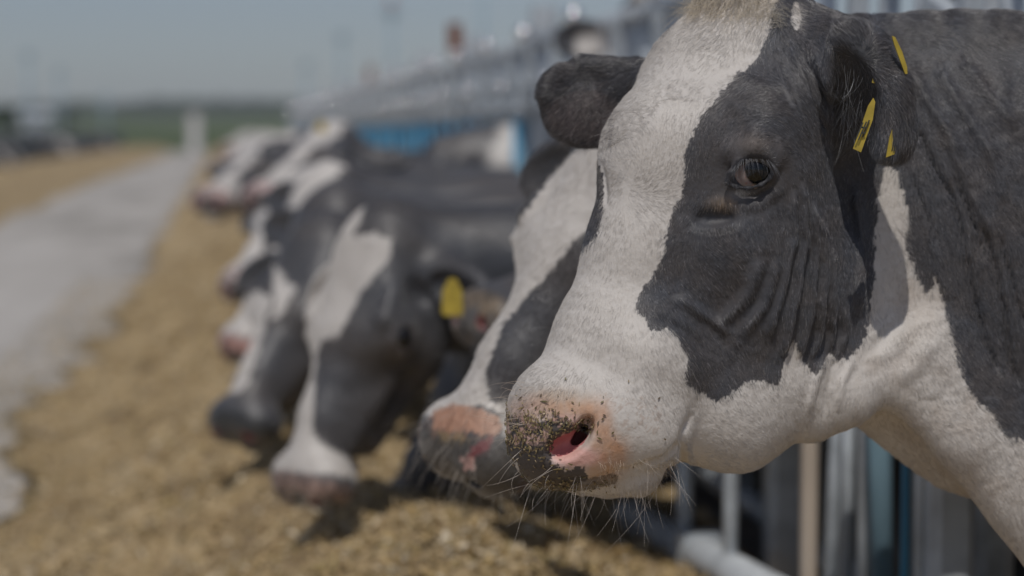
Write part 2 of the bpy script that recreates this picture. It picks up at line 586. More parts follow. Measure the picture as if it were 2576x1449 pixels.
def near_pigment(Vc, bare=False):
    x, y = to_px(Vc)
    z = Vc[:, 2] + D0
    j = 9.0
    xn = x + (vnoise(x / 9, y / 14, 1) - .5) * j * 1.6 + (vnoise(x / 31, y / 31, 2) - .5) * 12
    yn = y + (vnoise(x / 9, y / 14, 3) - .5) * j * 2.0 + (vnoise(x / 31, y / 31, 4) - .5) * 12
    wh = inside(WHITE_POLY, xn, yn)
    wh &= ~((x < 1640) & (y < 420) & (z < -.19))                       # far ear
    wh &= ~((x > 2090) & (y < 400) & (z > -.07))
    wh |= (np.hypot((x - 2003) / 12, (y - 40) / 36) < 1) & (z < -.02)
    col = np.where(wh[:, None], WHITE, BLACK)
    n1 = vnoise(x / 60, y / 60, 5)[:, None]; n2 = vnoise(x / 16, y / 22, 6)[:, None]
    brown = np.array([.078, .066, .060])
    bl = ~wh
    tint = np.clip((n1 * .8 + n2 * .4) - .2, 0, 1)
    col = np.where(bl[:, None], BLACK * (1 - tint) + brown * tint, col)
    # cream poll
    cream = np.clip((60 - y) / 120, 0, 1)[:, None] * .6
    col = np.where(wh[:, None], col * (1 - cream) + np.array([.52, .42, .30]) * cream, col)
    # dusty white lower neck and jaw
    dirt = np.clip(n1 * 1.4 - .75 + n2 * .3, 0, 1) * ((y > 700) & (x > 2150))[:, None] * .5
    col = np.where(wh[:, None], col * (1 - dirt) + np.array([.38, .29, .21]) * dirt, col)
    # grey-brown hair above the eye, pale skin around it
    e = np.exp(-(((x - 1895) / 52) ** 2 + ((y - 358) / 24) ** 2))[:, None] * bl[:, None]
    col = col * (1 - .7 * e) + np.array([.20, .17, .15]) * .7 * e
    e = np.exp(-(((x - 1850) / 30) ** 2 + ((y - 490) / 14) ** 2))[:, None] * bl[:, None]
    col = col * (1 - .6 * e) + np.array([.22, .22, .23]) * .6 * e
    e = np.exp(-(((x - 1818) / 34) ** 2 + ((y - 512) / 16) ** 2))[:, None] * bl[:, None] * (n2 > .42)
    col = col * (1 - .6 * e) + np.array([.36, .27, .19]) * .6 * e
    inr = (np.hypot((x - 1475) / 95, (y - 290) / 62) < 1) & (z < -.19)
    col = np.where((inr & bl)[:, None], col * .5 + np.array([.16, .125, .115]) * .5, col)
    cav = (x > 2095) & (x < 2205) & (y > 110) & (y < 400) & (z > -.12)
    col = np.where((cav & bl)[:, None], col * .55, col)  # black ear lining, darkened further to paint in the cavity's shade
    # muzzle skin tones
    orange = np.array([.55, .30, .17]); pink = np.array([.74, .42, .36]); sand = np.array([.45, .33, .23])
    def mix(m, c, a):
        nonlocal col
        m = np.clip(m, 0, 1)[:, None] * a
        col = col * (1 - m) + c * m
    g = lambda cx, cy, sx, sy: np.exp(-(((x - cx) / sx) ** 2 + ((y - cy) / sy) ** 2) ** 1.5)
    nn = (.55 + .9 * n2[:, 0])
    mix(g(1405, 1010, 85, 34) * nn, sand, .8)
    mix(g(1330, 1035, 60, 40) * nn, np.array([.62, .42, .33]), .7)
    mix(g(1440, 1030, 70, 26) * nn, orange, .75)
    mix(g(1512, 1060, 30, 55) * nn, orange, .75)
    mix(g(1530, 1140, 52, 50) * nn, orange, .9)
    mix(g(1500, 1190, 60, 26) * nn, np.array([.60, .36, .20]), .6)
    mix(g(1445, 1150, 62, 26) * 1.3, pink, .95)
    mix(g(1430, 1062, 42, 20) * nn, pink, .7)
    mix(g(1310, 1065, 22, 18) * nn, pink, .6)
    sp = (vnoise(x / 7, y / 9, 9) > .64) & (g(1570, 1050, 90, 70) > .3)
    mix(sp * 1.0, np.array([.36, .24, .17]), .4)
    pd = inside(PAD, xn, yn)
    mix(pd * 1.0, np.array([.50, .31, .25]), .85)
    k = (vnoise(x / 13, y / 13, 11) > .58) & (y < 1120)
    mix((pd & ~k) * 1.0, np.array([.075, .070, .068]), .95)
    lip = (segdist([(1370, 1222), (1460, 1222), (1540, 1205)], x, y) < 14)
    mix(lip * 1.0, np.array([.12, .09, .06]), .75)
    # nostril lining
    nr = ((g(1430, 1118, 66, 42) > .45)) & (z < .002) & (np.hypot((x - 1435) / 62, (y - 1108) / 44) < 1.05)
    mix(nr * 1.0, np.array([.50, .15, .15]), .95)
    # eyelid margins
    lid = np.minimum(segdist([(1829, 459), (1838, 436), (1858, 408), (1892, 391), (1928, 397), (1948, 420)], x, y),
                     segdist([(1829, 461), (1850, 470), (1882, 474), (1915, 466), (1938, 448), (1948, 422)], x, y)) < 6
    mix((lid & (z > -.06)) * 1.0, np.array([.03, .03, .035]), .9)
    return np.clip(col, .01, .9), wh


def near_cow():
    V, Q = near_cow_mesh()
    N = vnormals(V, Q)
    x, y = to_px(V)
    z = V[:, 2] + D0
    d = np.zeros(len(V))
    front = (N[:, 2] > -.1) & ((x < 2090) | (z < -.05) | (y > 420))
    for pl, wd, hg in RIDGES:
        a = np.asarray(pl, float)
        m = (x > a[:, 0].min() - 40) & (x < a[:, 0].max() + 40) & (y > a[:, 1].min() - 40) & (y < a[:, 1].max() + 40) & front
        xx = x[m] + (vnoise(x[m] / 40, y[m] / 40, 21) - .5) * 6
        s_ = segdist(pl, xx, y[m])
        ends = np.minimum(np.hypot(x[m] - a[0, 0], y[m] - a[0, 1]), np.hypot(x[m] - a[-1, 0], y[m] - a[-1, 1]))
        if hg > 0 and a[:, 0].max() < 2170 and a[:, 1].min() > 440:
            hg = hg * 1.6
        d[m] += hg * .0015 * np.exp(-(s_ / wd) ** 2) * np.clip(ends / 40, .0, 1)
    # fine skin creases on neck
    nm = np.clip((x - 2230) / 120, 0, 1) * (y < 1000) * front
    ph = (x * .86 - y * .50) / 30 + 2.2 * vnoise(x / 90, y / 140, 31)
    d += nm * .0011 * np.sin(ph * 2) * np.clip(vnoise(x / 110, y / 110, 33) * 2 - .4, 0, 1)
    d += .0010 * (vnoise(x / 26, y / 26, 35) - .5) * front
    # bumpy nose pad
    mz = np.exp(-(((x - 1370) / 130) ** 2 + ((y - 1120) / 110) ** 2))
    d += mz * .0012 * (vnoise(x / 6, y / 6, 36) - .5)
    V = V + N * d[:, None]
    N = vnormals(V, Q)
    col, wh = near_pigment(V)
    me = make_mesh('cow_body', toW(V), Q, M_skin)
    set_col(me, col)
    cow = link('cow', me, None, 'nearest cow, in sharp focus, wide white blaze and yellow tags in its left ear', 'cow', 'cows in the right-hand feeding row')
    return cow, V, Q, N
# ------------------------------------------------------------------ coat of the near cow
FLOW = np.array([
    (1850, 40, -.4, .9), (1780, 130, -.55, .75), (1900, 90, -.2, .9), (1640, 230, -.7, .5), (1720, 200, -.2, .8), (1600, 300, -.6, -.2),
    (1650, 400, .2, -1), (1700, 300, .15, -1), (1560, 390, -.4, -.8), (1640, 460, .7, -.7), (1530, 450, -.6, .3),
    (1620, 520, .6, .5), (1550, 560, -.2, 1), (1600, 640, .05, 1), (1540, 720, -.15, 1), (1480, 800, -.3, .95), (1580, 860, .0, 1),
    (1430, 920, -.35, .9), (1560, 960, .3, .9), (1350, 980, -.5, .6), (1650, 960, .5, .8), (1600, 1060, .6, .7), (1660, 1150, .3, 1), (1560, 1180, .3, .9),
    (1750, 420, .1, -.9), (1790, 330, .3, -.8), (1850, 240, .5, -.4), (1940, 160, .3, .8), (1930, 280, .8, .1), (1980, 330, .7, .7),
    (1890, 360, .5, -.6), (1940, 380, .7, -.4), (1990, 450, .4, .9), (1880, 510, .3, .9), (1760, 520, -.4, .8), (1700, 600, -.5, .8), (1830, 520, .1, 1),
    (1800, 640, .75, .6), (1720, 740, .5, .8), (1900, 700, .5, .85), (1850, 850, .5, .85), (1780, 960, .4, .9), (1950, 900, .2, 1),
    (2000, 600, .05, 1), (2030, 800, -.05, 1), (2100, 700, -.15, 1), (2090, 880, -.1, 1), (2190, 700, -.5, .8), (2200, 500, -.3, .9),
    (2150, 400, .0, 1), (2270, 600, .5, .8), (2280, 800, .2, 1), (2350, 900, .5, .85), (2400, 300, .6, .8), (2300, 120, .8, .6), (2500, 200, .7, .7),
    (2500, 700, .4, .9), (2380, 600, .35, .95), (2540, 1000, .6, .8), (1750, 1100, .8, .5), (1850, 1080, .85, .4), (1980, 1020, .6, .7), (2120, 980, -.3, .9),
    (2400, 1060, .7, .7), (2200, 960, .1, 1), (2050, 200, .4, .9), (2040, 60, .6, .7),
    (1400, 180, -.7, -.2), (1500, 160, -.9, .0), (1450, 300, -.6, .6), (1380, 330, -.6, .7), (1540, 330, -.4, .7),
    (2140, 80, -.4, -.6), (2250, 120, .6, -.3), (2280, 250, .4, .8), (2240, 370, -.1, 1), (2150, 250, -.3, .9)], float)


def flow(x, y):
    dx = x[:, None] - FLOW[None, :, 0]; dy = y[:, None] - FLOW[None, :, 1]
    wt = 1.0 / (dx * dx + dy * dy + 250.0) ** 1.6
    u = (wt * FLOW[None, :, 2]).sum(1); v = (wt * FLOW[None, :, 3]).sum(1)
    n = np.hypot(u, v) + 1e-9
    return u / n, v / n


def hair_mat(name, rough=.30, spec=1.0):
    m, t, b = new_mat(name)
    a = t.nodes.new('ShaderNodeAttribute'); a.attribute_name = 'hcol'
    t.links.new(a.outputs['Color'], b.inputs['Base Color'])
    b.inputs['Roughness'].default_value = rough
    b.inputs['Specular IOR Level'].default_value = spec
    b.inputs['Sheen Weight'].default_value = .55
    b.inputs['Sheen Roughness'].default_value = .35
    b.inputs['Sheen Tint'].default_value = (.85, .92, 1, 1)
    return m


def strands(name, root, path, col, rad, parent, mat, label=None):
    """path: (n, k, 3) offsets from root in camera axes"""
    n, k = path.shape[:2]
    pts = toW((root[:, None, :] + path).reshape(-1, 3))
    hc = bpy.data.hair_curves.new(name)
    hc.add_curves([k] * n)
    hc.attributes['position'].data.foreach_set('vector', pts.astype(np.float32).ravel())
    ra = hc.attributes.get('radius') or hc.attributes.new('radius', 'FLOAT', 'POINT')
    tp = np.linspace(1, .25, k)[None, :] * rad[:, None]
    ra.data.foreach_set('value', tp.astype(np.float32).ravel())
    ca = hc.attributes.new('hcol', 'FLOAT_COLOR', 'CURVE')
    c4 = np.ones((n, 4), np.float32); c4[:, :3] = col
    ca.data.foreach_set('color', c4.ravel())
    hc.materials.append(mat)
    o = link(name, hc, parent)
    if label:
        o['label'] = label
    return o


def sample_surface(V, Q, N, n, wfun):
    a, b_, c_, d_ = (V[Q[:, i]] for i in range(4))
    cen = (a + b_ + c_ + d_) / 4
    area = .5 * np.linalg.norm(np.cross(c_ - a, d_ - b_), axis=1)
    nn = N[Q[:, 0]]
    wgt = area * wfun(cen, nn)
    cs = np.cumsum(wgt); cs /= cs[-1]
    f = np.searchsorted(cs, rng.random(n))
    u, v = rng.random((n, 1)), rng.random((n, 1))
    p = (a[f] * (1 - u) + b_[f] * u) * (1 - v) + (d_[f] * (1 - u) + c_[f] * u) * v
    nr = (N[Q[f, 0]] * (1 - u) + N[Q[f, 1]] * u) * (1 - v) + (N[Q[f, 3]] * (1 - u) + N[Q[f, 2]] * u) * v
    return p, nr / np.linalg.norm(nr, axis=1, keepdims=True)


def coat(cow, V, Q, N):
    def wf(c, n):
        x, y = to_px(c)
        face = np.clip(n[:, 2] * 1.6 + .75, .10, 1.0)
        reg = np.clip((2900 - x) / 200, 0, 1) * np.clip((1700 - y) / 100, 0, 1)
        w_ = face * reg
        w_ *= ~inside(PAD, x, y)
        w_ *= ~((np.hypot((x - 1437) / 72, (y - 1112) / 52) < 1) & (n[:, 2] > -.5))
        w_ *= ~(np.hypot((x - 1889) / 62, (y - 431) / 42) < 1)
        w_ *= (1 - .55 * (np.hypot((x - 1500) / 150, (y - 1110) / 110) < 1))
        cavv = (np.hypot((x - 2152) / 52, (y - 262) / 140) < 1) & (c[:, 2] + D0 > -.10)
        w_ *= np.where(cavv, .25, 1)
        return w_
    n = int(430000 * HAIR)
    p, nr = sample_surface(V, Q, N, n, wf)
    x, y = to_px(p)
    z = p[:, 2] + D0
    jit = rng.normal(0, 1, (n, 2))
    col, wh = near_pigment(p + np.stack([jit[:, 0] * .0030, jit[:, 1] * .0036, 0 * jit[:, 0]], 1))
    u, v = flow(x, y)
    ang = rng.normal(0, .10, n) + (vnoise(x / 40, y / 40, 41) - .5) * .55
    cu, su = np.cos(ang), np.sin(ang)
    u, v = u * cu - v * su, u * su + v * cu
    d = np.stack([u, -v, np.zeros(n)], 1)
    d -= nr * (d * nr).sum(1, keepdims=True)
    d /= np.linalg.norm(d, axis=1, keepdims=True) + 1e-6
    L = np.full(n, .0078)
    L *= np.where(y < 120, 1.35, 1) * np.where(x > 2250, 1.1, 1)
    L *= np.where(np.hypot((x - 1889) / 110, (y - 431) / 80) < 1, .6, 1)
    L *= np.where((x - 1500) ** 2 / 170 ** 2 + (y - 1110) ** 2 / 130 ** 2 < 1, .65, 1)
    ear = ((x < 1640) & (y < 420) & (z < -.16)) | ((x > 2090) & (x < 2300) & (y < 420) & (z > -.07))
    L = np.where(ear, L * 1.15, L)
    L *= rng.uniform(.6, 1.25, n)
    lift = rng.uniform(.05, .20, n) + np.where(ear, .10, 0)
    t = np.array([0, .34, .68, 1.0])
    path = d[:, None, :] * (t[None, :, None] * L[:, None, None]) + nr[:, None, :] * ((t - .55 * t * t)[None, :, None] * (L * lift * 1.6)[:, None, None])
    col = col * np.where(wh[:, None], rng.uniform(.86, 1.10, (n, 1)), np.clip(rng.lognormal(.05, .75, (n, 1)), .25, 6))  # wide spread on black hairs paints sun glints into their colour
    pale = (rng.random(n) < .03) & ~wh
    col = np.where(pale[:, None], np.array([.30, .27, .24]), col)
    rad = np.where(ear, .00014, .00013) * rng.uniform(.8, 1.3, n)
    strands('coat_hair', p - nr * .0005, path, np.clip(col, .008, .9), rad, cow, hair_mat('coat_strand'))

    # long hairs: whiskers on muzzle and chin, tuft on the poll, hairs in the ears, lashes
    R_, Pth, Cc, Rd = [], [], [], []

    def tuft(n, box, dirs, Lr, spread, col, rad, droop=.0, near=True, zmin=-9, kk=7):
        x0, y0, x1, y1 = box
        xs, ys = to_px(V)
        m = (xs > x0) & (xs < x1) & (ys > y0) & (ys < y1) & (N[:, 2] > (-.1 if near else -2)) & (V[:, 2] + D0 > zmin)
        I = np.nonzero(m)[0]
        if len(I) == 0:
            return
        I = rng.choice(I, n)
        dv = np.array([dirs[0], -dirs[1], dirs[2]], float)
        D = dv[None] / np.linalg.norm(dv) + N[I] * .35 + rng.normal(0, spread, (n, 3))
        D /= np.linalg.norm(D, axis=1, keepdims=True)
        L = rng.uniform(Lr[0], Lr[1], n)
        side = rng.normal(0, .30, (n, 3)) + np.array([0, -droop, 0])
        t = np.linspace(0, 1, kk)
        R_.append(V[I])
        Pth.append((D[:, None] * t[None, :, None] + side[:, None] * (t ** 2)[None, :, None]) * L[:, None, None])
        Cc.append(np.array(col)[None] * rng.uniform(.75, 1.15, (n, 1)))
        Rd.append(np.full(n, rad))
    pale = (.70, .62, .54)
    tuft(30, (1440, 1195, 1690, 1262), (-.1, 1, .1), (.010, .042), .28, pale, .00016, .25)
    tuft(7, (1440, 1195, 1690, 1262), (-.1, 1, .1), (.040, .065), .22, pale, .00017, .25)
    tuft(16, (1380, 1190, 1500, 1262), (-.7, .7, .1), (.015, .042), .22, pale, .00016, .2)
    tuft(14, (1600, 1130, 1725, 1230), (.6, .8, .2), (.02, .055), .25, pale, .00017, .2)
    tuft(26, (1280, 960, 1345, 1110), (-1, -.25, .2), (.015, .045), .25, (.55, .45, .36), .00020, .25)
    tuft(14, (1300, 1130, 1400, 1230), (-.8, .5, .2), (.015, .05), .25, pale, .00020, .2)
    tuft(200, (1500, 1150, 1700, 1225), (.15, 1, .25), (.004, .011), .25, (.60, .48, .36), .00015, .1)
    tuft(7, (1540, 250, 1620, 420), (-1, .1, .5), (.03, .05), .25, (.62, .56, .50), .00024, .1, near=False)
    tuft(900, (1735, -60, 1960, 40), (-.35, .8, .35), (.015, .040), .30, (.60, .52, .40), .00019, .1)
    tuft(90, (1950, 20, 1990, 70), (-.9, -.1, .3), (.010, .022), .30, (.55, .50, .42), .00018, .0)
    tuft(46, (2105, 150, 2180, 300), (-.15, 1, .25), (.020, .050), .16, (.07, .07, .075), .00018, .1)
    tuft(16, (2105, 190, 2150, 300), (-.05, 1, .30), (.030, .055), .12, (.42, .42, .42), .00018, .1)
    tuft(320, (1400, 200, 1560, 360), (-.4, .5, .5), (.010, .022), .35, (.14, .12, .115), .00017, .0)
    tuft(60, (2250, 60, 2295, 330), (.5, -.1, .2), (.006, .012), .3, (.10, .09, .085), .00017, .0)
    strands('whiskers', np.concatenate(R_), np.concatenate(Pth), np.concatenate(Cc), np.concatenate(Rd), cow, hair_mat('whisker_strand', .4, .5))
    # lashes
    n = 95
    t0 = rng.random(n)
    up = np.array([(1846, 424), (1864, 406), (1892, 395), (1925, 400), (1946, 420)], float)
    s_ = t0 * (len(up) - 1); i = np.minimum(s_.astype(int), len(up) - 2); fr = (s_ - i)[:, None]
    q = up[i] * (1 - fr) + up[i + 1] * fr
    root = np.array([P(a[0], a[1] - 3 + random.uniform(-3, 3), -.006) for a in q])
    D = np.stack([(t0 - .35) * .9 + rng.normal(0, .12, n), -.65 + rng.normal(0, .1, n), .75 + 0 * t0], 1)
    L = rng.uniform(.010, .021, n)
    t = np.linspace(0, 1, 6)
    path = (D[:, None] * t[None, :, None] + np.array([0, -.35, -.35])[None, None] * (t ** 2)[None, :, None]) * L[:, None, None]
    strands('eyelashes', root, path, np.array([.10, .10, .11])[None] * rng.uniform(.6, 1.3, (n, 1)), np.full(n, .00015), cow, hair_mat('lash_strand', .3, .8))


def uv_ball(name, c, r, mat, parent, seg=40, squash=None, colf=None):
    th = np.linspace(0, math.pi, seg // 2 + 1); ph = np.linspace(0, 2 * math.pi, seg, endpoint=False)
    T, Ph = np.meshgrid(th, ph, indexing='ij')
    d = np.stack([np.sin(T) * np.cos(Ph), np.sin(T) * np.sin(Ph), np.cos(T)], -1).reshape(-1, 3)
    rr = np.asarray(squash if squash is not None else (1, 1, 1)) * r
    V = d * rr
    k = len(ph)
    Q = [(i * k + j, (i + 1) * k + j, (i + 1) * k + (j + 1) % k, i * k + (j + 1) % k) for i in range(len(th) - 1) for j in range(k)]
    return V, np.array(Q), d


def near_eye(cow):
    c = P(1893, 428, -.040)
    r = 66 * S
    V, Q, d = uv_ball('eyeball', None, r, None, None, 96)
    gaze = np.array([.34, .04, 1.0]); gaze /= np.linalg.norm(gaze)
    cosg = d @ gaze
    # cornea bulge
    V = V * (1 + .07 * np.clip((cosg - .72) / .28, 0, 1) ** .7)[:, None]
    e = np.arccos(np.clip(cosg, -1, 1))
    scl = np.array([.34, .27, .25]); iris = np.array([.004, .004, .004]); pup = np.array([.003, .004, .006])
    k = np.clip((e - .74) / .05, 0, 1)[:, None]
    col = iris * (1 - k) + scl * k
    hp = np.hypot((d @ np.array([1, 0, 0.]) - .34) / .50, (d @ np.array([0, 1, 0.])) / .26) < 1
    col[hp & (cosg > 0)] = pup
    vein = (vnoise(d[:, 0] * 40, d[:, 1] * 14, 3) > .78) & (k[:, 0] > .9)
    col[vein] *= np.array([1., .7, .65])
    m = attr_mat('eye_gloss', .05, .35)
    m.node_tree.nodes['Principled BSDF'].inputs['Coat Weight'].default_value = .35
    m.node_tree.nodes['Principled BSDF'].inputs['Coat Roughness'].default_value = .02
    me = make_mesh('eyeball', toW(V + c), Q, m)
    set_col(me, col)
    link('eyeball', me, cow)


def muzzle_crumbs(V, Q, N):
    """feed stuck to the wet nose pad and lips"""
    n = 700
    def wf(c, nn):
        x, y = to_px(c)
        g = np.exp(-(((x - 1350) / 75) ** 2 + ((y - 1090) / 55) ** 2)) + .9 * np.exp(-(((x - 1425) / 60) ** 2 + ((y - 1068) / 16) ** 2))
        g = g + .5 * np.exp(-(((x - 1440) / 90) ** 2 + ((y - 1218) / 14) ** 2)) + .012 * np.exp(-(((x - 1480) / 160) ** 2 + ((y - 1080) / 100) ** 2))
        return g * (nn[:, 2] > .05) * ~((np.hypot((x - 1440) / 52, (y - 1118) / 36) < 1))
    p, nr = sample_surface(V, Q, N, n, wf)
    a = rng.normal(0, 1, (n, 3)); a -= nr * (a * nr).sum(1, keepdims=True) * .8
    a /= np.linalg.norm(a, axis=1, keepdims=True)
    b = np.cross(a, nr); b /= np.linalg.norm(b, axis=1, keepdims=True)
    ln = rng.uniform(.0008, .0026, (n, 1)) * np.where(rng.random((n, 1)) < .12, 2.4, 1); wd = np.minimum(ln * rng.uniform(.2, .6, (n, 1)), .0010)
    c = p + nr * .0012
    q = np.stack([c - a * ln, c + b * wd, c + a * ln, c - b * wd], 1)
    top = q + nr[:, None] * .0009
    Vv = np.concatenate([q, top], 1).reshape(-1, 3)
    F = np.array([[0, 1, 2, 3], [7, 6, 5, 4], [0, 4, 5, 1], [1, 5, 6, 2], [2, 6, 7, 3], [3, 7, 4, 0]])
    Qq = (np.arange(n)[:, None, None] * 8 + F[None]).reshape(-1, 4)
    me = make_mesh('feed_crumbs', toW(Vv), Qq, attr_mat('crumb', .5, .5), smooth=False)
    base = np.array([[.20, .145, .07], [.30, .23, .11], [.12, .085, .05], [.46, .36, .22], [.15, .13, .05]])
    set_col(me, np.repeat(base[rng.choice(5, n, p=[.3, .22, .2, .1, .18])] * rng.uniform(.8, 1.2, (n, 1)), 8, 0))
    link('feed_crumbs', me, None, 'green-brown feed crumbs stuck on the nearest muzzle', None, None, 'stuff')
# ------------------------------------------------------------------ ground, road, feed, fences, far things
def grid_sheet(name, xs, ys, hf, mat, kind='structure', label=None):
    X, Y = np.meshgrid(xs, ys, indexing='ij')
    Z = hf(X, Y)
    V = np.stack([X, Y, Z], -1).reshape(-1, 3)
    n, m = X.shape
    I = np.arange(n * m).reshape(n, m)
    Q = np.stack([I[:-1, :-1], I[1:, :-1], I[1:, 1:], I[:-1, 1:]], -1).reshape(-1, 4)
    return link(name, make_mesh(name, V, Q, mat), None, label, None, None, kind)


def mixmat(name, cols, scale, rough=.9, bump=.3, bdist=.02, stretch=(1, 1, 1), detail=8, pos=(.35, .5, .65)):
    m, t, b = new_mat(name)
    b.inputs['Roughness'].default_value = rough
    b.inputs['Specular IOR Level'].default_value = .2
    tc = t.nodes.new('ShaderNodeTexCoord'); mp = t.nodes.new('ShaderNodeMapping')
    mp.inputs['Scale'].default_value = stretch
    t.links.new(tc.outputs['Object'], mp.inputs['Vector'])
    n = t.nodes.new('ShaderNodeTexNoise'); n.inputs['Scale'].default_value = scale; n.inputs['Detail'].default_value = detail
    n.inputs['Roughness'].default_value = .65
    t.links.new(mp.outputs[0], n.inputs['Vector'])
    r = t.nodes.new('ShaderNodeValToRGB')
    r.color_ramp.elements[0].position = pos[0]; r.color_ramp.elements[0].color = (*cols[0], 1)
    r.color_ramp.elements[1].position = pos[-1]; r.color_ramp.elements[1].color = (*cols[-1], 1)
    if len(cols) == 3:
        e = r.color_ramp.elements.new(pos[1]); e.color = (*cols[1], 1)
    t.links.new(n.outputs['Fac'], r.inputs['Fac'])
    t.links.new(r.outputs['Color'], b.inputs['Base Color'])
    if bump:
        n2 = t.nodes.new('ShaderNodeTexNoise'); n2.inputs['Scale'].default_value = scale * 6; n2.inputs['Detail'].default_value = 6
        t.links.new(tc.outputs['Object'], n2.inputs['Vector'])
        bp = t.nodes.new('ShaderNodeBump'); bp.inputs['Strength'].default_value = bump; bp.inputs['Distance'].default_value = bdist
        t.links.new(n2.outputs['Fac'], bp.inputs['Height']); t.links.new(bp.outputs['Normal'], b.inputs['Normal'])
    return m


M_soil = mixmat('yard_dirt', [(.44, .35, .27), (.58, .49, .40)], 1.5)
M_green = mixmat('field_grass', [(.060, .085, .030), (.095, .125, .045)], .03, bump=0)
M_road = mixmat('worn_concrete', [(.28, .26, .23), (.46, .43, .39), (.54, .51, .47)], .8, .85, .15, .01, (1, .22, 1))
M_feed = mixmat('silage_mix', [(.17, .12, .07), (.42, .31, .17), (.60, .47, .29)], 5, .85, .9, .03, pos=(.3, .5, .72))
M_galv = simple('galvanised_steel', (.60, .65, .69), .36, .15, noise=.35, scale=14, bump=.05)
M_galvdull = simple('weathered_galvanised_post', (.66, .70, .73), .5, .1, noise=.4, scale=9, bump=.1)
M_cap = simple('polished_clamp', (.9, .89, .87), .14, 1.0)
M_blue = simple('blue_plastic', (.09, .36, .58), .5, noise=.35, scale=3)
M_paleblue = simple('pale_blue_paint', (.24, .38, .46), .5, noise=.3, scale=3)
M_rust = simple('rust_brown_paint', (.24, .085, .035), .7, noise=.3, scale=8)


def terrain(X, Y):
    far = np.clip((Y - 140) / 520, 0, 1)
    h = far ** 1.25 * 6.2 - .02 * np.clip((Y - 60) / 60, 0, 1)
    h = h - .30 * (((X > 1.4) & (X < 40)) | ((X < -6.45) & (X > -40))) * (Y < 130)
    h = h + np.clip((Y - 300) / 400, 0, 1) * 1.2 * np.sin(X / 90 + 1.0)
    return h


def feed_height(x, y):
    """right-hand heap: edge wanders along the road, crest in front of the cows"""
    edge = -.72 + (vnoise(y * .55, y * 0 + 3, 51) - .5) * .34 + (vnoise(y * 2.2, y * 0, 52) - .5) * .40
    t = np.clip((x - edge) / 1.05, 0, 1)
    h = .40 * (t * t * (3 - 2 * t))
    h *= np.clip(1 - np.clip(x - .55, 0, 1) * .55, .3, 1)
    h = h * (.80 + .4 * vnoise(x * 1.6, y * 1.1, 53)) + t * .085 * (vnoise(x * 7, y * 7, 54) - .5) + np.minimum(t * 4, 1) * .040 * (vnoise(x * 19, y * 19, 55) - .5)
    return np.where(x > edge, np.maximum(h, .004), -.03)


def setting():
    xs = np.unique(np.concatenate([np.linspace(-900, -60, 30), np.linspace(-60, 60, 41), np.linspace(60, 900, 30), [1.38, 1.42, -6.43, -6.47]]))
    ys = np.unique(np.concatenate([np.linspace(-60, 140, 41), np.linspace(140, 1500, 60)]))
    g = grid_sheet('ground', xs, ys, lambda X, Y: terrain(X, Y) - .03, M_soil)
    # green field laid over the far ground
    ys2 = np.linspace(132, 1400, 70)
    grid_sheet('field', np.linspace(-850, 850, 90), ys2, lambda X, Y: terrain(X, Y) + .06, M_green)
    grid_sheet('road', np.linspace(-3.15, -.35, 9), np.linspace(-20, 134, 120), lambda X, Y: 0 * X + .004, M_road)
    # feed strips
    xs = np.linspace(-1.1, 1.16, 150); ys = np.unique(np.concatenate([np.linspace(-2, 14, 760), np.linspace(14, 40, 300), np.linspace(40, 132, 150)]))
    grid_sheet('feed', xs, ys, feed_height, M_feed, 'stuff', 'tan chopped feed heaped along the right side of the road under the cows')

    def lh(x, y):
        edge = -3.0 + (vnoise(y * .3, y * 0 + 8, 61) - .5) * .5
        t = np.clip((edge - x) / 1.2, 0, 1)
        return np.where(x < edge, .05 + .26 * t * t * (3 - 2 * t) * (.7 + .6 * vnoise(x * 2, y * 1.0, 62)), -.03)
    grid_sheet('feed', np.linspace(-5.9, -2.6, 40), np.linspace(8, 130, 300), lh, M_feed, 'stuff', 'tan chopped feed along the left side of the road')

    # loose flakes of feed on the heap, one mass
    n = 140000
    y = 3.4 + 13 * rng.random(n) ** 1.6
    x = -1.15 + 2.25 * rng.random(n)
    hz = feed_height(x, y)
    m = hz > .003
    spill = (~m) & (rng.random(n) < .30)
    keep = m | spill
    x, y, hz = x[keep], y[keep], np.maximum(hz[keep], .006)
    n = len(x)
    ln = rng.uniform(.003, .010, n); stem = rng.random(n) < .24
    wd = ln * rng.uniform(.25, .8, n); ln = np.where(stem, ln * 3.6, ln); wd = np.where(stem, .0014, wd)
    big = rng.random(n) < .022
    ln = np.where(big, rng.uniform(.016, .040, n), ln); wd = np.where(big, rng.uniform(.002, .011, n), wd); th = .002
    a1 = rng.uniform(0, 6.283, n); tl = rng.normal(0, .5, n); tl2 = rng.normal(0, .5, n)
    u = np.stack([np.cos(a1) * np.cos(tl), np.sin(a1) * np.cos(tl), np.sin(tl)], 1)
    v = np.stack([-np.sin(a1) * np.cos(tl2), np.cos(a1) * np.cos(tl2), np.sin(tl2)], 1)
    c0 = np.stack([x, y, hz + .004], 1)
    q = np.stack([c0 - u * ln[:, None] - v * wd[:, None] * .6, c0 + u * ln[:, None] * .6 - v * wd[:, None], c0 + u * ln[:, None] + v * wd[:, None] * .5, c0 - u * ln[:, None] * .7 + v * wd[:, None]], 1)
    V = q.reshape(-1, 3)
    Q = np.arange(len(V)).reshape(-1, 4)
    me = make_mesh('feed_flakes', V, Q, attr_mat('flake', .7, .3), smooth=False)
    base = np.array([[.60, .46, .27], [.50, .36, .17], [.36, .27, .12], [.72, .62, .46], [.17, .13, .07]])
    ci = rng.choice(5, n, p=[.27, .28, .2, .12, .13])
    cc = np.repeat(base[ci] * rng.uniform(.8, 1.15, (n, 1)), 4, 0)
    set_col(me, cc)
    link('feed_flakes', me, None, 'loose pale and brown flakes lying on the feed heap', None, None, 'stuff')


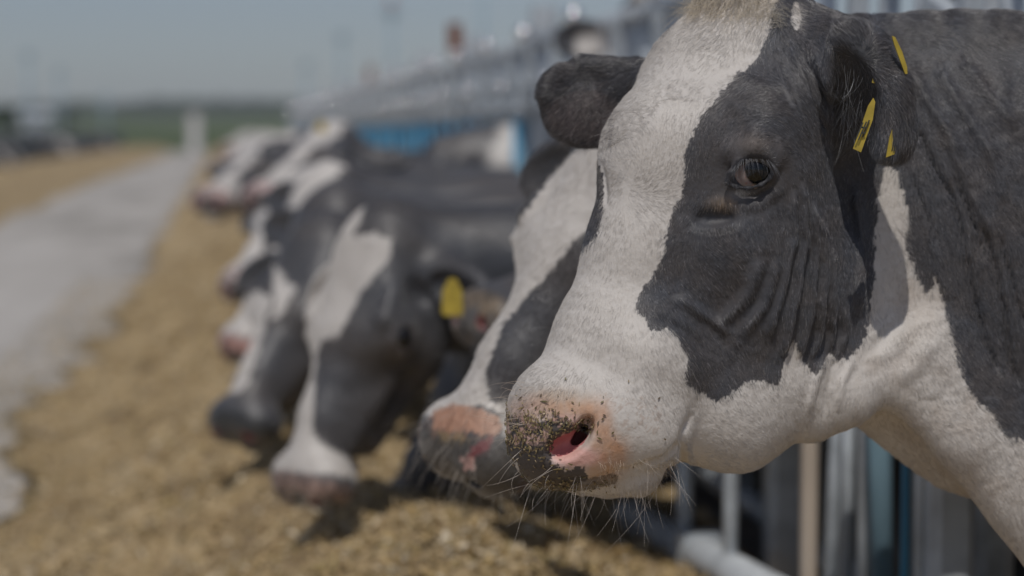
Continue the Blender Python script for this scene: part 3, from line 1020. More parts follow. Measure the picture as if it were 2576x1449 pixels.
def boxes_mesh(name, boxes, mat, parent, **kw):
    """boxes: (cx,cy,cz, sx,sy,sz, rotx) full sizes, joined only when they are one part"""
    V, F = [], []
    for bx in boxes:
        cx, cy, cz, sx, sy, sz = bx[:6]
        rot = bx[6] if len(bx) > 6 else 0.0
        bev = min(sx, sy, sz) * .18
        prof = [(-.5 * sx + bev, -.5 * sy), (.5 * sx - bev, -.5 * sy), (.5 * sx, -.5 * sy + bev), (.5 * sx, .5 * sy - bev), (.5 * sx - bev, .5 * sy), (-.5 * sx + bev, .5 * sy), (-.5 * sx, .5 * sy - bev), (-.5 * sx, -.5 * sy + bev)]
        b0 = len(V)
        for zz in (-.5 * sz, .5 * sz):
            for px, py in prof:
                y_, z_ = py * math.cos(rot) - zz * math.sin(rot), py * math.sin(rot) + zz * math.cos(rot)
                V.append((cx + px, cy + y_, cz + z_))
        F.append([b0 + i for i in range(8)][::-1]); F.append([b0 + 8 + i for i in range(8)])
        for i in range(8):
            F.append([b0 + i, b0 + (i + 1) % 8, b0 + 8 + (i + 1) % 8, b0 + 8 + i])
    me = bpy.data.meshes.new(name); me.from_pydata(V, [], F); me.materials.append(mat)
    return link(name, me, parent, **kw)


def tube(name, p, q, r, mat, parent, seg=14, cap=False, **kw):
    p, q = Vector(p), Vector(q)
    d = (q - p); L = d.length; rot = d.to_track_quat('Z', 'Y').to_matrix()
    V, F = [], []
    rings = [(0, r), (L, r)]
    if cap:
        rings += [(L + r * .5, r * .85), (L + r * .85, r * .5)]
    for h, rr in rings:
        for i in range(seg):
            a = 2 * math.pi * i / seg
            V.append(tuple(p + rot @ Vector((rr * math.cos(a), rr * math.sin(a), h))))
    for k in range(len(rings) - 1):
        for i in range(seg):
            F.append([k * seg + i, k * seg + (i + 1) % seg, (k + 1) * seg + (i + 1) % seg, (k + 1) * seg + i])
    F.append(list(range(seg))[::-1]); F.append([(len(rings) - 1) * seg + i for i in range(seg)])
    me = bpy.data.meshes.new(name); me.from_pydata(V, [], F); me.materials.append(mat)
    me.polygons.foreach_set('use_smooth', [len(f.vertices) == 4 for f in me.polygons])
    return link(name, me, parent, **kw)


def copy_tree(o, parent=None):
    c = o.copy(); C.collection.objects.link(c); c.parent = parent
    if parent is not None:
        c.matrix_parent_inverse = o.matrix_parent_inverse.copy()
    for ch in [x for x in bpy.data.objects if x.parent == o]:
        copy_tree(ch, c)
    return c


FX = 1.27
PANEL = 2.4


def fence_panel(blue=False):
    """one length of headlock feed fence: post, rails, neck bars, swinging yokes, clamps"""
    root = link('headlock_fence', None, None, None, 'fence', 'headlock fence sections')
    root.location = (0, 0, 0)
    boxes_mesh('post', [(.06, 0, .86, .10, .10, 1.72)], M_galvdull, root)
    tube('rail', (0, 0, 1.56), (0, PANEL, 1.56), .030, M_galv, root)
    tube('rail', (0, 0, 1.30), (0, PANEL, 1.30), .024, M_galv, root)
    tube('rail', (0, 0, .30), (0, PANEL, .30), .030, M_galv, root)
    n = 4
    w_ = PANEL / n
    for i in range(n):
        y0 = i * w_ + .10
        tube('neck_bar', (0, y0, .30), (0, y0, 1.56), .021, M_galv, root, cap=True)
        tube('neck_bar', (0, y0 + .20, .30), (0, y0 + .20, 1.56), .021, M_galv, root, cap=True)
        tube('yoke', (.03, y0 + .30, .34), (.03, y0 + .46, 1.44), .019, M_galv, root)
        if blue:
            tube('bar_sleeve', (0, y0, .34), (0, y0, 1.255), .027, M_blue if i % 2 else M_paleblue, root)
            tube('bar_sleeve', (0, y0 + .20, .34), (0, y0 + .20, 1.255), .027, M_blue, root)
            tube('yoke_sleeve', (.03, y0 + .31, .42), (.03, y0 + .435, 1.255), .030, M_blue, root)
        boxes_mesh('latch', [(-.03, y0 + .40, 1.37, .035, .22, .09, .3), (-.03, y0 + .30, 1.47, .035, .05, .16)], M_galv, root)
        if i % 2:
            continue
        Vb, Qb, d = uv_ball('clamp', None, .036, None, None, 14)
        link('clamp', make_mesh('clamp', Vb + np.array([-.01, y0, 1.615]), Qb, M_cap), root)
        Vb, Qb, d = uv_ball('clamp', None, .024, None, None, 14)
        link('clamp', make_mesh('clamp', Vb + np.array([-.045, y0 + .44, 1.40]), Qb, M_cap), root)
    return root


def fences():
    p0 = fence_panel()
    p1 = fence_panel(True)
    ys = [1.0 + PANEL * i for i in range(15)]
    ordn = ['first', 'second', 'third', 'fourth', 'fifth', 'sixth', 'seventh', 'eighth', 'ninth', 'tenth', 'eleventh', 'twelfth', 'thirteenth', 'fourteenth',
            'fifteenth', 'sixteenth', 'seventeenth', 'eighteenth', 'nineteenth', 'twentieth']
    for i, yv in enumerate(ys):
        if i < 3:
            o = p0 if i == 0 else copy_tree(p0)
        else:
            o = p1 if i == 3 else copy_tree(p1)
        o.location = (FX, yv, 0)
        o['label'] = ('galvanised headlock fence section on the right, %s from the viewer' if i < 3 else 'headlock fence section with blue bar sleeves, %s from the viewer') % ordn[i]
    # close posts and pipes below the nearest cow's throat
    # (px at bottom of frame, width px, material)
    def post_at(px, wpx, x_, top, mat, name, lab, box=True, lean=0.0, cat='post', gr=None):
        d = x_ * F5 / (px - 560.0)
        wv = wpx / F5 * d
        if box:
            boxes_mesh(name, [(x_, d, top / 2, wv, wv, top)], mat, None, label=lab, cat=cat, group=gr)
        else:
            tube(name, (x_, d, 0), (x_ + lean, d, top), wv / 2, mat, None, seg=20, label=lab, cat=cat, group=gr)
    post_at(2010, 96, 1.16, 1.15, M_galvdull, 'fence_post', 'broad grey square fence post under the nearest cow\'s jaw')
    post_at(2462, 116, 1.16, 1.10, M_galvdull, 'fence_post', 'broad mottled steel fence post at the lower right below the neck')
    post_at(2345, 24, 1.14, 1.10, M_blue, 'pipe', 'thin blue pipe left of the broad mottled steel post', False, cat='pipe')
    post_at(2385, 30, 1.12, 1.12, M_galvdull, 'pipe', 'narrow dark pipe touching the broad mottled steel post', False, cat='pipe')
    post_at(2308, 62, 1.20, 1.20, M_paleblue, 'pipe', 'pale sunlit pipe between the dark gap and the blue pipe', False, -.05, cat='pipe')
    post_at(2235, 44, 1.18, 1.15, M_galvdull, 'pipe', 'dark upright pipe in the middle of the fence bottom right', False, cat='pipe')
    post_at(2185, 34, 1.10, 1.15, M_galv, 'pipe', 'bright upright pipe left of the dark middle pipe', False, cat='pipe')
    post_at(2122, 40, 1.08, 1.15, M_galv, 'pipe', 'bright upright pipe right of the beige gap', False, .04, cat='pipe')
    post_at(2080, 40, 1.12, 1.05, simple('sunlit_ground_strip', (.62, .52, .42), .8, noise=.15, scale=5), 'board', 'added beige strip for sunlit ground between the broad grey post and the bright pipes', cat='board')  # added upright strip, stands in for sunlit ground seen between the posts
    post_at(1868, 40, 1.00, 1.0, M_galv, 'pipe', 'sunlit pipe left of the broad grey post', False, cat='pipe')
    post_at(1745, 44, .96, .80, M_galv, 'pipe', 'short sunlit pipe standing on the slanting beam', False, cat='pipe')
    d = 1.2 * F5 / 1200
    b = link('slanting_beam', None, None, 'grey steel beam slanting down across the foot of the fence', 'beam')
    tube('beam_tube', tuple(W(1580, 1300, 4.5)), tuple(W(2010, 1530, 3.7)), .040, M_galvdull, b)
    boxes_mesh('bracket', [(float(W(1760, 1385, 4.15)[0]), float(W(1760, 1385, 4.15)[1]), float(W(1760, 1385, 4.15)[2]), .10, .05, .08)], M_galv, b)
    # low kerb that keeps the feed in
    boxes_mesh('feed_kerb', [(FX + .03, 24, -.09, .20, 52, .54)], mixmat('kerb_concrete', [(.20, .18, .16), (.32, .30, .27)], 3), None, label='low concrete kerb under the right-hand fence', cat='kerb')
    # brown board ends above the rail
    for (px, y0, y1, wpx, lab) in ((1145, 60, 132, 34, 'larger rust-brown board standing above the fence rail'), (932, 168, 206, 15, 'smaller rust-brown board farther along the fence rail'),
                                   (822, 228, 246, 15, 'dark knob above the fence rail beyond both brown boards')):
        d = FX * F5 / (px - 560)
        zt = CAM_H + (335 - y0) / F5 * d; zb = CAM_H + (335 - y1 - 8) / F5 * d
        r = boxes_mesh('rail_board', [(FX, d, (zt + zb) / 2, .03, .02 + 0 * d, zt - zb)] if False else [(FX, d, (zt + zb) / 2, wpx / F5 * d, .03, zt - zb)], M_rust if px > 900 else M_galvdull, None,
                       label=lab, cat='board', group='boards on the fence rail')
    # pale necks crossing the fence far down
    # left-hand fence
    lf = link('left_fence', None, None, 'long dark slate-blue barrier behind the left-hand row of cows', 'fence')
    boxes_mesh('panel', [(-6.5, 80, .60, .05, 110, 1.12)], simple('slate_sheet', (.075, .11, .14), .6, noise=.2, scale=.4), lf)
    tube('top_rail', (-6.5, 25, 1.24), (-6.5, 135, 1.24), .05, simple('dull_rail', (.22, .26, .26), .7), lf)
    for i in range(23):
        tube('post', (-6.60, 26 + i * 4.8, -.3), (-6.60, 26 + i * 4.8, 1.2), .05, M_galvdull, lf, 8)


def tree_blob(root, cx, cy, cz, rx, rz, n, mat, name='crown'):
    V, Q = [], []
    p = rng.normal(0, 1, (n, 3)); p /= np.linalg.norm(p, axis=1, keepdims=True)
    p *= (rng.random((n, 1)) ** .4)
    lump = 1 + .35 * np.sin(p[:, :1] * 7 + cx) * np.cos(p[:, 1:2] * 6)
    c0 = p * np.array([rx, rx, rz]) * lump + np.array([cx, cy, cz])
    a = rng.normal(0, 1, (n, 3)); b = rng.normal(0, 1, (n, 3))
    a /= np.linalg.norm(a, axis=1, keepdims=True); b /= np.linalg.norm(b, axis=1, keepdims=True)
    s_ = rx * .16
    q = np.stack([c0 - a * s_, c0 - b * s_, c0 + a * s_, c0 + b * s_], 1).reshape(-1, 3)
    return link(name, make_mesh(name, q, np.arange(len(q)).reshape(-1, 4), mat, False), root)


def far_things():
    M_leaf = mixmat('tree_leaves', [(.03, .055, .025), (.06, .09, .04)], .4, bump=0)
    M_trunk = simple('bark', (.10, .075, .055), .9)
    M_pole = simple('lamp_pole_paint', (.30, .40, .46), .6)
    M_white = simple('white_paint', (.72, .70, .70), .7, noise=.1, scale=2)
    # far wood on the skyline
    n = 26000
    cx = rng.uniform(-330, 330, n); cy = 690 + rng.uniform(-12, 40, n)
    hz = terrain(cx, cy) + rng.random(n) ** .7 * (1.6 + 2.6 * vnoise(cx / 22, cx * 0, 71) + 1.6 * vnoise(cx / 6, cx * 0, 72))
    a = rng.normal(0, .9, (n, 3)); b = rng.normal(0, .9, (n, 3)); c0 = np.stack([cx, cy, hz], 1)
    q = np.stack([c0 - a, c0 - b, c0 + a, c0 + b], 1).reshape(-1, 3)
    link('far_wood', make_mesh('far_wood', q, np.arange(len(q)).reshape(-1, 4), M_leaf, False), None, 'dark line of woodland along the skyline beyond the green field', None, None, 'stuff')
    for k, (px, base_y, top_y, d, lab) in enumerate(((8, 330, 262, 170, 'bushy tree at the far left edge beyond the barrier'), (38, 330, 280, 190, 'small tree left of the white shed'), (168, 322, 282, 230, 'small tree right of the white shed'))):
        b0 = W(px, base_y, d); t0 = W(px, top_y, d)
        h = t0[2] - b0[2]
        r = link('tree', None, None, lab, 'tree', 'trees by the white shed')
        tube('trunk', (b0[0], b0[1], 0), (b0[0], b0[1], b0[2] + h * .5), h * .05, M_trunk, r, 8)
        tree_blob(r, b0[0], b0[1], b0[2] + h * .60, h * .45, h * .42, 700, M_leaf)
    # white shed
    b0 = W(92, 318, 150); wv = 74 / F5 * 150; hv = 44 / F5 * 150
    r = link('white_shed', None, None, 'small white shed with a low pitched roof beyond the left barrier', 'shed')
    boxes_mesh('wall', [(b0[0], b0[1], (b0[2] + hv * .5) / 1.0 * .5 + .0, wv, 3.0, b0[2] + hv * .5)], M_white, r)
    me = bpy.data.meshes.new('roof'); zt = b0[2] + hv * .5 + .005
    x0, x1, y0, y1 = b0[0] - wv * .56, b0[0] + wv * .56, b0[1] - 1.7, b0[1] + 1.7
    me.from_pydata([(x0, y0, zt), (x1, y0, zt), (x1, y1, zt), (x0, y1, zt), (x0, b0[1], zt + .5), (x1, b0[1], zt + .5)], [], [(0, 1, 5, 4), (2, 3, 4, 5), (1, 2, 5), (3, 0, 4), (3, 2, 1, 0)])
    me.materials.append(simple('pale_roof', (.50, .53, .56), .5)); link('roof', me, r)
    boxes_mesh('door', [(b0[0] + wv * .1, b0[1] - 1.515, 1.0, .9, .03, 2.0)], simple('grey_door', (.3, .33, .36), .6), r)
    # white pillar at the end of the road
    b0 = W(490, 379, 128); wv = 28 / F5 * 128
    pz = CAM_H + (335 - 290) / F5 * 128
    r = link('gate_pillar', None, None, 'white pillar standing at the far end of the road', 'pillar')
    boxes_mesh('shaft', [(b0[0], b0[1], pz * .5, wv, wv, pz)], M_white, r)
    boxes_mesh('capstone', [(b0[0], b0[1], pz + .065, wv * 1.15, wv * 1.15, .12)], M_white, r)
    # lamp masts
    for px, yh, d, hw, lab in ((985, 30, 62, 40, 'tall mast with a wide pale lamp head above the middle of the fence'), (1215, -40, 45, 30, 'nearest lamp mast, its head out of the top of the photo'),
                               (860, 95, 85, 30, 'lamp mast with a small dark head left of the wide-headed mast'), (770, 165, 120, 24, 'faint short mast over the end of the fence'),
                               (70, 140, 95, 26, 'lamp mast near the left edge of the photo'), (150, 182, 120, 24, 'second lamp mast from the left edge'), (265, 245, 170, 20, 'farthest small lamp mast over the left-hand field')):
        h = W(px, yh, d)
        r = link('lamp_mast', None, None, lab, 'lamp mast', 'lamp masts around the farm')
        tube('mast', (h[0], h[1], 0), (h[0], h[1], h[2]), .05 + .0005 * d, M_pole, r, 10)
        wv = hw / F5 * d
        boxes_mesh('lamp_head', [(h[0], h[1], h[2] + .02 * wv, wv, wv * .6, wv * .45), (h[0], h[1], h[2] + wv * .34, wv * .5, wv * .4, wv * .2)], M_pole, r)
        if px == 985:
            boxes_mesh('beacon', [(h[0], h[1], h[2] + wv * .62, wv * .35, wv * .3, wv * .34)], simple('beacon_red', (.45, .10, .06), .5), r)


def haze():
    x0, x1, y0, y1, z0, z1 = -930, 930, -80, 1530, -1.5, 22
    boxes = [(x0, y0, z0), (x1, y0, z0), (x1, y1, z0), (x0, y1, z0), (x0, y0, z1), (x1, y0, z1), (x1, y1, z1), (x0, y1, z1)]
    me = bpy.data.meshes.new('haze')
    me.from_pydata(boxes, [], [(3, 2, 1, 0), (4, 5, 6, 7), (0, 1, 5, 4), (1, 2, 6, 5), (2, 3, 7, 6), (3, 0, 4, 7)])
    m = bpy.data.materials.new('haze_air'); m.use_nodes = True
    t = m.node_tree; t.nodes.clear()
    v = t.nodes.new('ShaderNodeVolumePrincipled'); v.inputs['Color'].default_value = (.90, .96, 1.0, 1)
    v.inputs['Density'].default_value = HAZE
    v.inputs['Anisotropy'].default_value = -0.3
    o = t.nodes.new('ShaderNodeOutputMaterial'); t.links.new(v.outputs[0], o.inputs['Volume'])
    me.materials.append(m)
    link('haze', me, None, kind='stuff')


HAZE = .00045
# ------------------------------------------------------------------ the rest of the herd
def unit(v):
    v = np.asarray(v, float)
    return v / np.linalg.norm(v)


def build_cow(nose, depth, A, L, step, label, white=(), shoulder=None, scale=1.0, ears=True, standing=0.0, group='cows in the right-hand feeding row',
              nose_col=(.50, .33, .27), world_nose=None, body_dir=1.0, white_body=False, tags=(), ear_up=.25, eye_pale=False, fur=0, tints=()):
    """nose: traced point of the top of the muzzle; A poll->muzzle, L towards the animal's left, both in camera axes"""
    A = unit(A); L = np.asarray(L, float); L = unit(L - A * (L @ A)); Fv = np.cross(A, L)
    Fv = unit(Fv)
    npt = PD(nose[0], nose[1], depth) if world_nose is None else toC(world_nose)
    O = npt - A * .49 * scale
    if body_dir < 0:
        pass
    H = lambda a, f, l=0.0: O + (A * a + Fv * f + L * l) * scale
    Wd = lambda v: toC(np.asarray(v, float))
    wO = toW(O)
    if shoulder is None:
        shoulder = (1.50 + .05 * random.uniform(-1, 1), wO[1] + .10, .74)
    sh = np.array(shoulder, float)
    bx = body_dir
    parts = [O, npt, Wd(sh + [bx * 1.5, 0, .4]), Wd([sh[0] + bx * 1.5, sh[1] + .2, -.30]), Wd(sh + [0, -.4, 0]), Wd([sh[0], sh[1] + .4, -.30]), Wd(sh + [bx * 1.5, -.4, .4]), H(0, 0, .35), H(0, 0, -.35), H(.1, 0, .35), H(.1, 0, -.35), H(.6, 0, 0), H(.4, -.35, 0), H(.3, .08, 0)]
    parts = np.array(parts)
    lo, hi = parts.min(0) - .14, parts.max(0) + .14
    hb = np.array([H(a, f, l) for a in (-.06, .64) for f in (.06, -.30) for l in (-.12, .12)])
    hlo, hhi = hb.min(0), hb.max(0)
    gs = []
    for i in range(3):
        pr = [(lo[i], 0)]
        if hlo[i] > lo[i]:
            pr.append((hlo[i], step * 2.6))
        pr.append((min(hhi[i], hi[i]), step))
        if hhi[i] < hi[i]:
            pr.append((hi[i], step * 3.2))
        gs.append(axis_grid(pr))
    f = Field(*gs)
    s = scale
    k = .03 * s
    for l in (-.045, .045):
        f.cone(H(.05, -.085, l * .6), H(.24, -.088, l), .070 * s, .072 * s, k)
        f.ball(H(.215, -.085, l * 2.1), .050 * s, k)
        f.cone(H(.10, -.16, l * 1.3), H(.22, -.17, l * 1.2), .075 * s, .078 * s, k)
        f.cone(H(.24, -.19, l * 1.1), H(.42, -.145, l * .5), .050 * s, .040 * s, k)
        f.cone(H(.30, -.11, l), H(.44, -.085, l * .7), .046 * s, .040 * s, k)
        f.ball(H(.535, -.068, l * .95), .058 * s, k * .7)
        f.ell(H(.568, -.050, l * 1.0), np.array([.020, .013, .02]) * s, np.array([A, Fv, L]), .008 * s, 'cut')
        if step < .011:
            sg = 1 if l > 0 else -1
            for u0, u1 in (((.200, -.080), (.215, -.058)), ((.215, -.058), (.238, -.060)), ((.238, -.060), (.252, -.082)), ((.252, -.082), (.238, -.102)), ((.238, -.102), (.212, -.100))):
                f.cone(H(u0[0], u0[1], .131 * sg), H(u1[0], u1[1], .131 * sg), .0075 * s, .0075 * s, .008 * s)
            f.ell(H(.225, -.078, l * 3.0), np.array([.022, .015, .018]) * s, np.array([A, Fv, L]), .006, 'cut')
    for sg in (-1, 1):
        f.cone(H(.24, -.130, .100 * sg), H(.37, -.105, .070 * sg), .016 * s, .012 * s, .022 * s)
        f.cone(H(.14, -.055, .095 * sg), H(.20, -.040, .112 * sg), .018 * s, .018 * s, .02 * s)
        f.ell(H(.335, -.150, .098 * sg), np.array([.055, .016, .018]) * s, np.array([A, Fv, L]), .02 * s, 'cut')
        f.ell(H(.12, -.10, .118 * sg), np.array([.030, .030, .016]) * s, np.array([A, Fv, L]), .02 * s, 'cut')
    f.cone(H(.24, -.085), H(.40, -.056), .085 * s, .050 * s, k)
    f.cone(H(.40, -.056), H(.52, -.058), .050 * s, .058 * s, k)
    f.cone(H(.50, -.128), H(.555, -.118), .038 * s, .036 * s, .014 * s)
    f.ball(H(.00, -.085), .062 * s, k)
    up = toC(np.array([0, 0, 1.0])) - toC(np.zeros(3))
    for sg in (-1, 1) if ears else ():
        ed = unit(L * sg + up * (ear_up - .25) * 1.0 - A * .05)
        base = H(.055, -.13, sg * .085)
        en = unit(Fv * 1.0 + A * .35)
        en = unit(en - ed * (en @ ed))
        e3 = np.cross(ed, en)
        f.cone(base, base + ed * .05 * s, .036 * s, .036 * s, .02 * s)
        f.ell(base + ed * .125 * s, np.array([.115, .028, .060]) * s, np.array([ed, en, e3]), .016 * s)
        f.ell(base + ed * .14 * s + en * .026 * s, np.array([.090, .028, .042]) * s, np.array([ed, en, e3]), .010 * s, 'cut')
    # neck, trunk, legs
    ax = toC((0, 1, 0)) - toC((0, 0, 0))
    nk = H(.08, -.19)
    mid = nk * .5 + Wd(sh + [-bx * .18, 0, .06]) * .5
    f.cone(H(.05, -.13), mid, .115 * s, .15, .06, .7, axis=ax)
    f.cone(nk, mid, .125 * s, .18, .06, .7, axis=ax)
    f.cone(mid, Wd(sh + [-bx * .02, 0, .0]), .20, .30, .08, .65, axis=ax)
    f.cone(Wd(sh), Wd(sh + [bx * .75, 0, -.08]), .31, .38, .1, .82, axis=ax)
    f.cone(Wd(sh + [bx * .75, 0, -.08]), Wd(sh + [bx * 1.25, 0, .02]), .38, .29, .1, .85, axis=ax)
    for dx, dy in ((.02, -.15), (.06, .15), (1.22, -.17), (1.28, .17)):
        hx = sh + [bx * dx, dy, 0]
        rear = dx > 1
        kx = .10 * bx if rear else 0
        f.cone(Wd([hx[0], hx[1], .52]), Wd([hx[0] + kx, hx[1], .20]), .12 if rear else .10, .06, .06)
        f.cone(Wd([hx[0] + kx, hx[1], .20]), Wd([hx[0] + kx * .5, hx[1], -.16]), .048, .038, .03)
        f.cone(Wd([hx[0] + kx * .5, hx[1], -.16]), Wd([hx[0] + kx * .5 - .03 * bx, hx[1], -.25]), .042, .058, .02)
    V, Q = f.mesh()
    V = relax(V, Q, 4)
    Nn = vnormals(V, Q)
    q = (V - O) @ np.stack([A, Fv, L], 1) / s
    dd_ = .010 * (vnoise(q[:, 0] * 7 + q[:, 2] * 4, q[:, 1] * 16, 61) - .5) * np.clip(-q[:, 1] * 6 - .6, 0, 1)
    dd_ += .005 * (vnoise(q[:, 0] * 22, q[:, 1] * 22 + q[:, 2] * 14, 62) - .5)
    V = V + Nn * dd_[:, None]
    x, y = to_px(V)
    q = (V - O) @ np.stack([A, Fv, L], 1) / s
    sc = 7.0 * (2.75 / max(1.0, depth))
    xn = x + (vnoise(x / (sc * 1.3), y / (sc * 1.6), 1) - .5) * sc * 2; yn = y + (vnoise(x / (sc * 1.3), y / (sc * 1.6), 3) - .5) * sc * 2
    col = np.tile(BLACK * .90, (len(V), 1))
    br = np.clip(vnoise(q[:, 0] * 9, q[:, 1] * 9 + q[:, 2] * 5, 4) * 1.3 - .4, 0, 1)[:, None]
    col = col * (1 - br) + np.array([.080, .066, .056]) * br
    col = col * (.72 + .6 * vnoise(q[:, 0] * 5 + 3, q[:, 1] * 5 + q[:, 2] * 3, 14))[:, None]
    for item in white:
        if isinstance(item, str):
            if item == 'blaze':
                m = (np.abs(q[:, 2]) < .034 + .03 * (q[:, 0] > .40) + .02 * (q[:, 0] < .2) + (vnoise(q[:, 0] * 25, q[:, 2] * 8, 2) - .5) * .02) & (q[:, 1] > -.09) & (q[:, 0] > -.04)
            elif item == 'face':
                m = (q[:, 0] > .02) & (q[:, 1] > -.17) & (np.abs(q[:, 2]) < .11) & (np.abs(q[:, 2]) + q[:, 0] * .25 + (vnoise(q[:, 0] * 12, q[:, 1] * 12, 7) - .5) * .1 < .18)
            elif item == 'head':
                m = (q[:, 0] > -.05) & (np.abs(q[:, 2]) < .12) & (q[:, 1] > -.30)
            elif item == 'muzzle':
                m = (q[:, 0] > .44) & (np.abs(q[:, 2]) < .14) & (q[:, 1] > -.2)
            elif item == 'patches':
                wv = toW(V)
                m = vnoise(wv[:, 0] * 2.6 + wO[1], wv[:, 2] * 2.6, int(wO[1] * 7) % 50) > .58
                m &= wv[:, 0] * bx > sh[0] * bx - .55
            elif item == 'legs':
                m = toW(V)[:, 2] < .22
        else:
            m = inside(item, xn, yn)
        col[m] = WHITE * .98
    hm = (q[:, 0] > .535) & (np.abs(q[:, 2]) < .14) & (q[:, 1] > -.1)
    hm2 = (q[:, 0] > .46) & (np.abs(q[:, 2]) < .16)
    nc = np.array(nose_col)
    a_ = np.clip((q[:, 0] - .52) / .03, 0, 1)[:, None] * hm[:, None]
    sp = (vnoise(q[:, 0] * 90, q[:, 2] * 90, 8) > .5)[:, None]
    col = col * (1 - a_) + np.where(sp, nc, nc * .45) * a_
    dk = (hm & (q[:, 0] > .572) & (vnoise(q[:, 1] * 60, q[:, 2] * 60, 9) > .35))[:, None]
    col = np.where(dk, np.array([.085, .08, .078]), col)
    for sg in (-1, 1):
        nz = np.linalg.norm(q - np.array([.565, -.052, .045 * sg]), axis=1) < .024
        col[nz] = np.array([.30, .10, .10])
    hoof = toW(V)[:, 2] < -.22
    col[hoof] = np.array([.10, .08, .06])
    for poly, tc_ in tints:
        m = inside(poly, xn, yn) & hm2
        k_ = (.75 + .25 * vnoise(x / 5, y / 5, 12))[m][:, None]
        col[m] = np.array(tc_) * k_
    if eye_pale:
        for sg in (-1, 1):
            e = np.exp(-(np.linalg.norm((q - np.array([.235, -.088, .13 * sg])) / np.array([.03, .03, .05]), axis=1)) ** 2)[:, None]
            col = col * (1 - .35 * e) + np.array([.33, .27, .24]) * .35 * e
    # ear lining a little paler
    me = make_mesh('cow_body', toW(V), Q, M_hide2)
    set_col(me, col)
    o = link('cow', me, None, label, 'cow', group)
    if depth < 9:
        for sg in (-1, 1):
            Vb, Qb, d = uv_ball('eyeball', None, .027 * s, None, None, 24)
            me2 = make_mesh('eyeball', toW(Vb + H(.226, -.080, .1225 * sg)), Qb, M_eye)
            link('eyeball', me2, o)
    if fur:
        herd_fur(o, V, Q, col, A, O, Fv, L, s, fur)
    for (tx, ty, tw, th, tc) in tags:
        dd = depth - .0 if world_nose is None else -O[2]
        # tag hangs free in front of the ear
        pl = [(tx - tw * .16, ty - th * .62), (tx + tw * .16, ty - th * .62), (tx + tw * .46, ty - th * .25), (tx + tw * .5, ty + th * .40), (tx + tw * .40, ty + th * .5), (tx - tw * .40, ty + th * .5), (tx - tw * .5, ty + th * .40), (tx - tw * .46, ty - th * .25)]
        plate('ear_tag', pl, D0 - tc, .004, M_tag, o)
    return o


def plate(name, poly, z, th, mat, parent, tilt=0.0):
    """thin solid plate, outline traced, standing at its own distance"""
    n = len(poly)
    cx = sum(p[0] for p in poly) / n
    a = [P(x, y, z + (x - cx) * tilt * S) for x, y in poly]
    b = [p_ + np.array([0, 0, -th]) for p_ in a]
    V = toW(np.array(a + b))
    me = bpy.data.meshes.new(name)
    F = [list(range(n))[::-1], list(range(n, 2 * n))] + [[i, (i + 1) % n, n + (i + 1) % n, n + i] for i in range(n)]
    me.from_pydata([tuple(v) for v in V], [], F)
    me.materials.append(mat)
    return link(name, me, parent)


M_eye = simple('dark_eye', (.01, .009, .009), .06, spec=.9)
M_tag = simple('yellow_tag_plastic', (.50, .37, .05), .4, noise=.25, scale=60)
M_tagink = simple('tag_ink', (.05, .05, .04), .6)


def near_tags(cow):
    t1 = plate('ear_tag', [(2197, 246), (2202, 256), (2196, 300), (2166, 383), (2146, 374), (2164, 325), (2184, 266)], .030, .0022, M_tag, cow, .5)
    for a, b in (((2180, 306), (2160, 352)), ((2171, 308), (2153, 350)), ((2187, 302), (2170, 345))):
        dx, dy = b[0] - a[0], b[1] - a[1]; L = math.hypot(dx, dy); nx, ny = -dy / L * 1.7, dx / L * 1.7
        plate('tag_print', [(a[0] + nx, a[1] + ny), (b[0] + nx, b[1] + ny), (b[0] - nx, b[1] - ny), (a[0] - nx, a[1] - ny)], .0318, .0006, M_tagink, t1, .5)
    for yy in (318, 331):
        plate('tag_print', [(2168, yy), (2178, yy + 2), (2176, yy + 6), (2166, yy + 4)], .0322, .0006, M_tagink, t1, .5)
    t2 = plate('ear_tag', [(2262, 268), (2266, 290), (2265, 335), (2250, 388), (2229, 396), (2238, 345), (2252, 300)], .012, .0022, M_tag, cow, -.6)
    for dx in (0, 6, 12):
        plate('tag_print', [(2247 + dx * .6, 335), (2250 + dx * .6, 335), (2240 + dx * .9, 380), (2237 + dx * .9, 380)], .0135, .0006, M_tagink, t2, -.6)
    plate('ear_tag', [(2244, 90), (2252, 93), (2270, 130), (2282, 168), (2283, 186), (2277, 186), (2262, 145), (2250, 112)], .010, .003, M_tag, cow, -.4)
    plate('ear_tag', [(2192, 130), (2202, 138), (2210, 160), (2210, 178), (2200, 184), (2193, 172), (2198, 160)], .004, .003, simple('tag_back', (.40, .22, .03), .5), cow)
    t3 = plate('ear_tag', [(2196, 190), (2212, 192), (2210, 212), (2194, 208)], .006, .003, M_tag, cow)
    plate('tag_print', [(2200, 195), (2204, 195), (2203, 206), (2199, 206)], .0072, .0006, M_tagink, t3)


